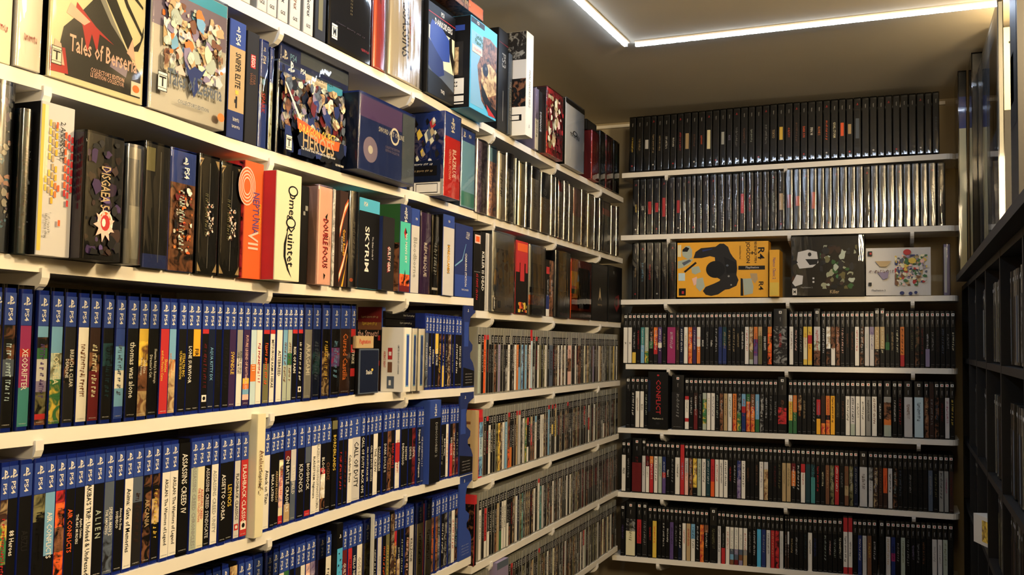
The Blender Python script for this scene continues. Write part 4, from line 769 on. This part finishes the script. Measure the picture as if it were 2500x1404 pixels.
b.txt('DEFIANCE', .5, .5, .5, .5, 'u')
b = Box('B1', 1326, 1374, 205, "red and cream box of sketched faces with blocky title, far topmost left-wall shelf", '~r', side='N', pr=.022, wrap=FILM)
b.crowd(.05, .1, .95, .9, ['a', 'r', 'c', 'P', 'a', 'R', 'c'], 34, 41, (.08, .2)).txt('CATHERINE', .5, .34, .8, .09, 'K', 'h')
b = Box('B1', 1380, 1426, 238, "pale silver box with a small black crest, far topmost left-wall shelf", 'u', side='k', pr=.018, wrap=SLEEVE)
b.rects([('k', 0, .93, 1, 1)]).txt('#Hearts', .5, .5, .5, .08, 'k', 'h').ell([('k', .5, .54, .12, .04), ('u', .5, .54, .08, .025)])
b = Box('B1', 1444, 1462, 318, "glossy scarlet box with maroon side, far topmost left-wall shelf", 'r', side='R', pr=.015, wrap=FILM)
b.txt('#Shift', .5, .5, .6, .5, 'O'); b.rects([('w', .45, .1, .8, .3)], 'sticker', True); hs = b.H
b = Box('B1', 1432, 1456, 285, "black block resting on the scarlet box, far topmost left-wall shelf", 'k', pr=.0, dp=.1, z0=hs+.003, h=.035)
b.rects([('K', .1, .1, .9, .9)])
for x0, x1, cd, nm, cc in ((1464, 1477, 'K', 'dark grey', 'l'), (1479, 1496, '~R', 'maroon patterned', 'r'), (1498, 1511, 'k', 'black and green', 'G')):
    b = Box('B1', x0, x1, 330, f"{nm} film-sleeved spine near the corner, far topmost left-wall shelf", cd, wrap=SLEEVE, h=.19, pr=.005)
    b.txt('#q', .5, .5, .5, .5, cc)
# ---- board B2: sleeved boxes packed tight, some colours paled to carry the film's glow
B2 = "1161,1188,~v,white and violet figure print,s;1190,1212,b1~P4,blue-headed pink print,v;1214,1232,w,white with a red bloom,K;1233,1253,K1~g4,smoky clear,g;1256,1262,e,thin pale green,K;1264,1279,c,gold-white,a;1281,1293,~s,grey-blue,u;1295,1317,k1u5,dark-headed pale,g;1319,1341,D2a3,navy-over-tan,u;1343,1352,~u,streaked grey,w;1353,1360,K2u4,black-topped,g;1361,1373,r1u5,red-headed pale,K;1375,1386,~u,ribbed silver,g;1387,1397,u,plain pale,n;1398,1417,P3c3,pink-over-cream,a;1418,1431,~a,smoky brown,n;1434,1448,c,bright gold-cream,a;1450,1460,K,dark smoky,g;1462,1469,~l,olive,u;1470,1489,k1r1k6,black with a red band,n;1491,1501,u,last bright pale,g;1503,1508,~K,thin corner grey,g"
for i, q in enumerate(B2.split(';')):
    x0, x1, cd, nm, ik = q.split(',')
    b = Box('B2', float(x0), float(x1), 0, f"{nm} sleeved box, {nth(i+1)} from the near end, far second left-wall shelf", cd, h=.182-.003*(i % 3), pr=.004, name='sleeved_game_box', group='sleeved boxes on the far second shelf', wrap=FOIL, r=.002)
    b.txt('#'+'a'*(i % 5), .5, .55, .4, .4, ik)
# ---- board B3
b = Box('B3', 1157, 1172, 560, "black box with orange badge and red dashed lettering, far third left-wall shelf", 'k', h=.195)
b.rects([('P', .05, .86, .95, .97), ('O', .2, .88, .8, .95), ('g', 0, .49, 1, .495)]).txt('#RETRO', .5, .3, .34, .4, 'r')
b = Box('B3', 1173, 1184, 556, "black box with slanted white capitals, far third left-wall shelf", 'k', h=.2)
b.txt('KILLER IS DEAD', .5, .5, .5, .55, 'w')
b = Box('B3', 1186, 1193, 560, "bare grey card edge beside the silver-wrapped box, far third left-wall shelf", 'u', h=.2)
b.rects([('g', .1, .02, .3, .98)])
b = Box('B3', 1195, 1256, 563, "large silver-wrapped window box with a pale foot, far third left-wall shelf", 'S4w1', wrap=FOIL, pr=.008)
b.crowd(.05, .25, .95, .8, ['a', '~g', 'g', 'n', 's', 'S', 'a'], 26, 51, (.1, .25)).rating(.05, .03, .14).rects([('K', .24, .05, .34, .14)]).txt('#z', .7, .08, .3, .04, 'k', 'h')
b = Box('B3', 1259, 1288, 586, "red box fading to black with an orange flourish at its foot, far third left-wall shelf", 'r3k4', pr=.006, r=.004)
b.rects([('O', .1, .86, .95, .97), ('k', .3, .4, .8, .7), ('r', .35, .45, .7, .75)]).crowd(.2, .02, .95, .16, ['O', 'y', 'R'], 8, 52, (.08, .2))
b = Box('B3', 1290, 1330, 598, "clear-fronted grey figure box with a brown strip, far third left-wall shelf", 'S5~o1l1', wrap=FOIL, pr=.008)
b.rects([('s', .2, .4, .8, .75), ('K', .05, .32, .95, .4)]).ell([('K', .5, .05, .35, .05)])
for x0, x1, cd, nm in ((1333, 1341, 'k1r1k3B2w1', 'black, red and white'), (1342, 1350, '~n', 'tawny')):
    b = Box('B3', x0, x1, 628, f"thin {nm} spine between two window boxes, far third left-wall shelf", cd, h=.17)
    b.txt('#b', .5, .5, .3, .4, 'u')
b = Box('B3', 1352, 1391, 612, "khaki-black box with pale triangles and a small white panel, far third left-wall shelf", 'K', wrap=FOIL, pr=.006)
b.rects([('u', .35, .66, .75, .72)]).art([('u', [(.3, .38), (.5, .28), (.7, .38), (.62, .38), (.5, .32), (.38, .38)]), ('u', [(.25, .4), (.8, .4), (.8, .42), (.25, .42)]), ('u', [(.4, .3), (.5, .24), (.6, .3)])]).txt('#f', .5, .8, .4, .08, 'g', 'h').txt('#g', .6, .05, .5, .06, 'r', 'h')
b = Box('B3', 1393, 1443, 632, "red and yellow striped box around a black rounded window, far third left-wall shelf", 'O', pr=.006, wrap=FILM)
b.rects([('r', 0, .8, 1, 1), ('Y', .02, .55, .28, .8), ('G', .02, .42, .28, .5), ('O', .02, .22, .28, .36), ('n', 0, 0, 1, .14)]).art([('k', [(.3, .25), (.36, .18), (.88, .18), (.93, .25), (.93, .82), (.88, .88), (.36, .88), (.3, .82)]), ('K', [(.4, .3), (.8, .3), (.85, .8), (.42, .8)])])
b = Box('B3', 1446, 1482, 641, "black box with a small gold flame mark, far third left-wall shelf", 'k', pr=.004)
b.art([('a', [(.4, .35), (.5, .6), (.6, .35), (.5, .42)]), ('K', [(0, .98), (1, .98), (1, .9), (0, .94)])]).txt('#h', .5, .28, .3, .04, 'a', 'h')
b = Box('B3', 1486, 1518, 647, "black corner box with a dim crimson crescent, far third left-wall shelf", 'k', pr=.003)
b.txt('PS3', .35, .88, .4, .05, 'g', 'h', 'header_lettering').art([('R', [(.5, .45), (.75, .5), (.8, .3), (.6, .18), (.4, .3)]), ('k', [(.5, .42), (.66, .44), (.68, .32), (.56, .26), (.46, .32)])])
# ---- boards B4-B7
b = Box('B5', 1160, 1168, 985, "tan-backed clear case turned outward beside the blue carton, far fifth left-wall shelf", 'a', side='a', name='clear_window_case', pr=.004, h=.172)
b.rects([('k', .35, .32, .9, .52), ('n', .35, .8, .9, .84), ('e', .4, .02, .8, .14)], 'back_cover_print', True)
b = Box('B6', 1158, 1163, 1200, "red-capped dark case turned outward, far sixth left-wall shelf", 'r1k7', side='r1~k7', name='clear_window_case', pr=.004, h=.172)
b.rects([('R', .4, .35, .9, .4), ('G', .4, .42, .6, .46)], 'back_cover_print', True)
b = Box('B7', 1212, 1240, 1370, "lilac-grey plastic wallet among clear cases, far bottom left-wall shelf", 'v', name='plastic_wallet', cat='wallet', pr=.01, h=.18)
b.rects([('s', 0, .9, 1, 1)])
# ---- back wall boxes
b = Box('R3', 1653, 1876, 597, "orange-yellow controller carton with a big dark gamepad print, back wall's third shelf", 'Y', side='N', pr=.004, dp=.07)
u = lambda x, y: ((x-885)/1290*.99+.003, 1-(y-(215-(x-885)*.038))/775)
def pp(*L): return [u(*q) for q in L]
b.art([('K', pp((1120, 430), (1150, 340), (1230, 285), (1360, 270), (1440, 260), (1500, 215), (1560, 215), (1620, 260), (1650, 340), (1690, 400), (1740, 450), (1750, 560), (1740, 650), (1770, 720), (1740, 800), (1640, 850), (1580, 860), (1480, 930), (1380, 955), (1300, 940), (1260, 890), (1300, 830), (1420, 780), (1500, 740), (1510, 720), (1440, 680), (1430, 620), (1440, 520), (1430, 410), (1360, 395), (1240, 425))), ('k', ell(*u(1440, 580), .105, .155, 24)), ('B', pp((1250, 310), (1400, 285), (1380, 300), (1250, 335))), ('k', pp((1560, 400), (1740, 480), (1740, 620), (1600, 640))), ('g', ell(*u(1630, 670), .012, .018, 8)), ('g', ell(*u(1665, 790), .01, .015, 8)), ('s', ell(*u(1610, 520), .015, .02, 8))], 'gamepad_print')
b.art([('e', pp((950, 330), (1000, 260), (1060, 255), (1100, 310), (1100, 420), (1040, 450), (960, 400))), ('k', pp((960, 310), (1010, 270), (1060, 290), (1030, 340), (960, 340))), ('e', pp((890, 480), (1000, 450), (1120, 440), (1060, 520), (960, 570), (890, 585))), ('s', pp((950, 500), (1060, 450), (1090, 470), (980, 540)))], 'left_vehicle_print')
b.art([('Y', pp((1010, 600), (1080, 570), (1110, 690), (1040, 740))), ('e', pp((1090, 560), (1200, 540), (1230, 620), (1150, 660), (1100, 640))), ('k', pp((980, 620), (1150, 480), (1170, 500), (1000, 640))), ('P', pp((1100, 720), (1170, 690), (1190, 780), (1130, 820))), ('e', pp((1170, 720), (1260, 700), (1290, 830), (1220, 900), (1160, 840)))],'middle_vehicle_print')
b.art([('e', pp((1830, 700), (1950, 690), (1980, 800), (1970, 900), (1850, 930))), ('k', pp((1800, 690), (1830, 700), (1840, 935), (1800, 935))), ('a', pp((1930, 620), (2030, 620), (2040, 700), (2000, 760), (1950, 700)))], 'toy_car_print')
b.rects([('k', .68, .49, .965, .56), ('k', .022, .03, .1, .16), ('r', .055, .06, .08, .11), ('q', .015, .3, .09, .44), ('c', .005, .74, .045, .96)], 'badge_print')
b.txt('R4', .925, .78, .38, .07, 'k', fit=1.3).txt('RIDGE RACER TYPE 4', .865, .8, .38, .026, 'K', 'v', 'subtitle_lettering').txt('JOGCON', .78, .8, .38, .05, 'k', fit=1.3).txt('+', .83, .79, .07, .045, 'k', 'v', 'plus_lettering').txt('Limited Edition Pack', .7, .8, .36, .016, 'N', 'v', 'subtitle_lettering').txt('R4', .925, .2, .28, .05, 'k', fit=1.3).txt('PlayStation', .83, .525, .22, .05, 'u', 'h', 'header_lettering', 1)
b = Box('R3', 1878, 1903, 597, "slim yellow booklet box jutting past the shelf edge beside the gamepad carton", 'Y', side='a', pr=.03, dp=.1, h=.165)
b.txt('Namco Classic 2', .5, .6, .6, .3, 'p').rects([('y', .05, .02, .95, .3)])
b = Box('R3', 1930, 2112, 581, "dark film-wrapped box with a white masked face, back wall's third shelf", 'k', pr=.01, dp=.08, wrap=FILM)
b.crowd(.4, .12, .9, .85, ['l', 'k', 'N', 'K', 'e', 'G'], 24, 61, (.05, .1)).art([('u', [(.08, .56), (.1, .74), (.24, .78), (.36, .74), (.38, .56), (.3, .48), (.12, .46)]), ('k', [(.2, .62), (.38, .62), (.36, .53), (.26, .52)]), ('K', ell(.26, .7, .025, .035, 10)), ('u', [(.02, .22), (.08, .36), (.17, .34), (.16, .2), (.06, .16)]), ('k', [(.02, .6), (.08, .6), (.1, .56), (.02, .52)])]).txt('PlayStation 2', .22, .14, .22, .035, 'g', 'h', 'header_lettering', 1).txt('Killer', .6, .07, .3, .06, 'a', 'h').rects([('u', .3, .22, .325, .25), ('u', .3, .28, .325, .31)]).rating(.02, .01, .07, 'M')
b = Box('R3', 2114, 2273, 608, "white box with a heap of colourful knights and blue sabatons, back wall's third shelf", 'u', pr=.002, dp=.06)
b.crowd(.45, .2, .95, .85, ['r', 's', 'v', 'G', 'c', 'n', 'P', 'B', 'a', 'u', 'y'], 60, 71, (.03, .07)).ell([('r', .64, .9, .06, .06), ('y', .72, .72, .06, .06), ('B', .56, .05, .035, .035), ('B', .69, .04, .03, .035), ('B', .77, .06, .025, .03)]).txt('PlayStation 2', .2, .1, .3, .05, 'K', 'h', 'header_lettering', 1).rects([('k', .03, .83, .1, .93), ('r', .06, .86, .09, .9), ('k', .04, .2, .09, .27)]).art([('a', [(.14, .72), (.4, .72), (.32, .6), (.22, .6)]), ('v', [(.18, .48), (.36, .5), (.34, .36), (.27, .33)])]).txt('#M', .25, .5, .4, .07, 'n', 'h')
b = Box('R3', 2303, 2321, 592, "narrow lilac-grey sleeved spine at the aisle end, back wall's third shelf", 'v', wrap=SLEEVE, pr=.0, h=.17)
b.rects([('u', .1, .05, .5, .95)])
b = Box('R5', 1582, 1631, 912, "wide black box with molten red vertical title, back wall's fifth shelf", 'k', pr=.006, h=.21, r=.004)
b.txt('CONFLICT', .52, .56, .6, .24, 'r', fit=1.1).txt('PlayStation 2', .5, .18, .7, .035, 'c', 'h', 'header_lettering', 1).ell([('r', .5, .94, .06, .015), ('K', .5, .1, .1, .025)]).rects([('D', .0, .3, .12, .85)])
# ---------------------------------------------------------------- black unit on the aisle side
RX = 1.178
t = empty('black_storage_unit', (RX, -1.62, 0), 0, 'tall black compartment unit along the aisle side of the room, stocked with dim cases', 'shelving unit')
U = lambda n, *a: box(n, *a, BLKWOOD, t)
ys = [-.78, -.4, 0, .42, .8, 1.14, 1.46, 1.80]
lv = [.16, .52, .80, 1.07, 1.33, 1.60, 1.70]
for y in ys: U('upright_panel', 0 if y < 1.7 else .0, .3, y, y+.018, 0, 1.675)
for z in (.1, .5, .93, 1.14, 1.41, 1.659): U('divider_shelf', .0005, .3, -.762, 1.80, z, z+.016)
U('top_board', -.03, .33, -.8, 1.56, 1.676, 1.696)
U('back_panel', .301, .31, -.78, 1.80, 0, 1.675)
_py = on(0, RX+.03, 2436, 1262).y; rd = random.Random(12); n = 0
for zi, (z, hh) in enumerate(((1.43, .19), (1.16, .19), (.95, .172))):
    for k, (ya, yb) in enumerate(((.02, .41), (.44, .79), (.82, 1.13), (1.16, 1.45))):
        s = ya+.01
        while s < yb-.03:
            wd = rd.choice((.0152, .0152, .0165, .026)); n += 1
            if rd.random() < .9 and not (zi == 2 and abs(-1.62+s-_py) < .22):
                q = empty('shadowed_game_case', (RX+.012+rd.uniform(0, .006), -1.62+s+wd/2, z+.0005), -math.pi/2, f"dim game case, {nth(n % 40+1)} along the black unit's {['upper','middle','lower'][zi]} tier, {['nearest','second','third','innermost'][k]} bay", 'game case', f"cases in the black unit's {['upper','middle','lower'][zi]} tier")
                shell('case_shell', wd-.0006, hh, .13, BLACKP if rd.random() < .6 else CLEARP, q, .002)
                strip('spine_insert', wd-.003, .006, hh*.72, rd.choice(('K', 's', 'K', '~K', 'N', 'k', 'g', '~l')), q)  # spine colours chosen dark to carry the unit's deep shade
                place2([(-.5, -.5), (.5, -.5), (.5, .5), (-.5, .5)], [(0, 1, 2, 3)], mat('u'), q, 'logo_square', (0, hh-.018), .008, .008, 'h', -.0006)
            s += wd
_p = on(0, RX+.03, 2436, 1262)
b = empty('tilted_carton', (RX+.035, _p.y-.05, .9465), .35, 'white and ochre carton lying askew in a lower bay of the black unit', 'box')
box('carton', 0, .1, 0, .16, 0, .075, mat('w'), b); box('end_label', -.0006, 0, .03, .11, .01, .065, mat('~y'), b)
# big sleeved boxes standing on the unit
def slab(name, y0, y1, x0, x1, z0, z1, code, lab, film_, prints=()):
    q = empty(name, (x0, (y0+y1)/2, z0), 0, lab, 'box', None); h = (y1-y0)/2
    box('carton', 0, x1-x0, -h, h, 0, z1-z0, mat(code), q)
    for (c, a, bb, cc, dd) in prints:
        mesh('cover_print', [(-.0006, h-2*h*a, bb*(z1-z0)), (-.0006, h-2*h*cc, bb*(z1-z0)), (-.0006, h-2*h*cc, dd*(z1-z0)), (-.0006, h-2*h*a, dd*(z1-z0))], [(0, 1, 2, 3)], mat(c), parent=q)
    if film_: box('clear_sleeve', -.003, x1-x0+.002, -h-.002, h+.002, .0005, z1-z0+.004, film_, q)
    return q
ZT = 1.6965
slab('charcoal_carton', -1.5, -1.375, 1.185, 1.2, ZT, 2.18, 'K', 'nearest big charcoal carton on top of the black unit', None, [('k', .1, .4, .9, .9), ('N', .05, .5, .5, .7)])
slab('sleeved_carton', -1.03, -.42, 1.195, 1.203, ZT, 2.27, 'g', 'tall thin sleeved silver-grey carton in the middle of the black unit top', SLEEVE, [('s', .1, .1, .9, .9), ('K', .2, .3, .35, .8), ('s', .6, .5, .9, .95), ('K', .7, .35, .8, .42)])
slab('sleeved_carton', -.395, -.24, 1.18, 1.30, ZT, 2.33, 'K', 'dark sleeved carton behind the silver-grey one on the black unit', SLEEVE, [('S', .1, .2, .3, .9)])
slab('sleeved_carton', -.22, -.012, 1.152, 1.172, ZT, 2.325, 'k', 'narrow black and cream carton with a blue band nearest the back shelves', SLEEVE, [('A', .0, .76, 1, .9), ('c', 0, 0, 0, 0)])
q = [o for o in bpy.data.objects if o.name.startswith('sleeved_carton') and o.parent is None][-1]
mesh('near_face_print', [(.0004, .1046, .002), (.0196, .1046, .002), (.0196, .1046, .45), (.0004, .1046, .45)], [(0, 3, 2, 1)], mat('c'), parent=q).scale = (1, -1, 1)
mesh('band_print', [(.0004, .1046, .45), (.0196, .1046, .45), (.0196, .1046, .55), (.0004, .1046, .55)], [(0, 3, 2, 1)], mat('A'), parent=q).scale = (1, -1, 1)
# ---------------------------------------------------------------- ceiling light strips
def emis(name, col, st):
    m = bpy.data.materials.new(name); m.use_nodes = True; n = m.node_tree.nodes; b = n['Principled BSDF']
    b.inputs['Base Color'].default_value = (.8, .8, .8, 1); b.inputs['Emission Color'].default_value = col; b.inputs['Emission Strength'].default_value = st; return m
LED = emis('cool_white_led', (.6, .76, 1, 1), 105)
SIDE = emis('cool_white_lens_side', (.72, .83, 1, 1), 9)
c0 = on(2, CZ-.004, 1528, 106); c1 = on(2, CZ-.004, 1552, 106); c2 = on(2, CZ-.004, 2440, 5); c3 = on(2, CZ-.004, 1415, 0)
def ledstrip(p, q, lab):
    p, q = Vector(p), Vector(q); d = (q-p); L = d.length; a = math.atan2(d.y, d.x)
    t = empty('led_strip', (p.x, p.y, CZ-.0005), a, lab, 'light strip', 'ceiling light strips')
    box('mounting_channel', 0, L, -.011, .011, -.004, 0, STEEL, t)
    V, F = [], []; n = int(L/.02)      # diode tape with a faintly scalloped lens
    for i in range(n+1):
        u = L*i/n; wv = .0052+.0012*(i % 2)
        V += [(u, -wv, -.0045), (u, wv, -.0045), (u, wv*.9, -.0125), (u, -wv*.9, -.0125)]
    for i in range(n):
        k = i*4
        for j in range(4): F.append((k+j, k+(j+1) % 4, k+4+(j+1) % 4, k+4+j))
    F += [(0, 1, 2, 3), (n*4+3, n*4+2, n*4+1, n*4)]
    mesh('glowing_lens', V, F, [SIDE, LED], [1 if (j % 4 == 2 and j < 4*n) else 0 for j in range(len(F))], parent=t)
dd = (Vector(c3)-Vector(c0)).normalized()
ledstrip(c0, Vector(c0)+dd*3.1, 'glowing cool-white light strip running along the ceiling beside the left wall')
ledstrip(c1, c2, 'glowing cool-white light strip crossing the ceiling in front of the back wall')
# small lamp glowing between the big cartons on the black unit
t = empty('small_table_lamp', (1.335, -.83, 1.6965), 0, 'small warm lamp glowing between sleeved cartons on the black unit', 'lamp')
prism('lamp_base', ell(0, 0, .04, .04, 20), 0, .012, STEEL, t); prism('lamp_stem', ell(0, 0, .006, .006, 10), .012, .53, STEEL, t)
BULB = emis('warm_bulb', (1, .72, .38, 1), 120)
V, F = [], []
for i in range(9):
    a = math.pi*i/8; r = .03*math.sin(a)+.0005
    for j in range(14): V.append((r*math.cos(j*math.pi/7), r*math.sin(j*math.pi/7), .56-.034*math.cos(a)))
for i in range(8):
    for j in range(14): F.append((i*14+j, i*14+(j+1) % 14, (i+1)*14+(j+1) % 14, (i+1)*14+j))
F += [tuple(range(13, -1, -1)), tuple(range(8*14, 9*14))]
mesh('bulb', V, F, BULB, parent=t)
q = empty('gap_dimming_carton', (1.225, -.66, 1.6965), 0, 'added dark carton dimming the gap behind the silver-grey carton, a cream board on top', 'box')  # carton added to keep the gap below the lit board dark
box('carton', 0, .24, 0, .06, 0, .40, mat('K'), q); box('carton_label', .03, .1, -.0006, 0, .1, .2, mat('n'), q)
q = empty('cream_board', (1.225, -.62, 2.0975), 0, 'cream board with small dark hooks, lit up beside the lamp', 'board')
box('board', 0, .24, 0, .012, 0, .235, mat('c'), q); box('dark_hook', .03, .06, -.004, 0, .19, .195, mat('k'), q); box('dark_hook', .05, .07, -.004, 0, .15, .155, mat('k'), q)
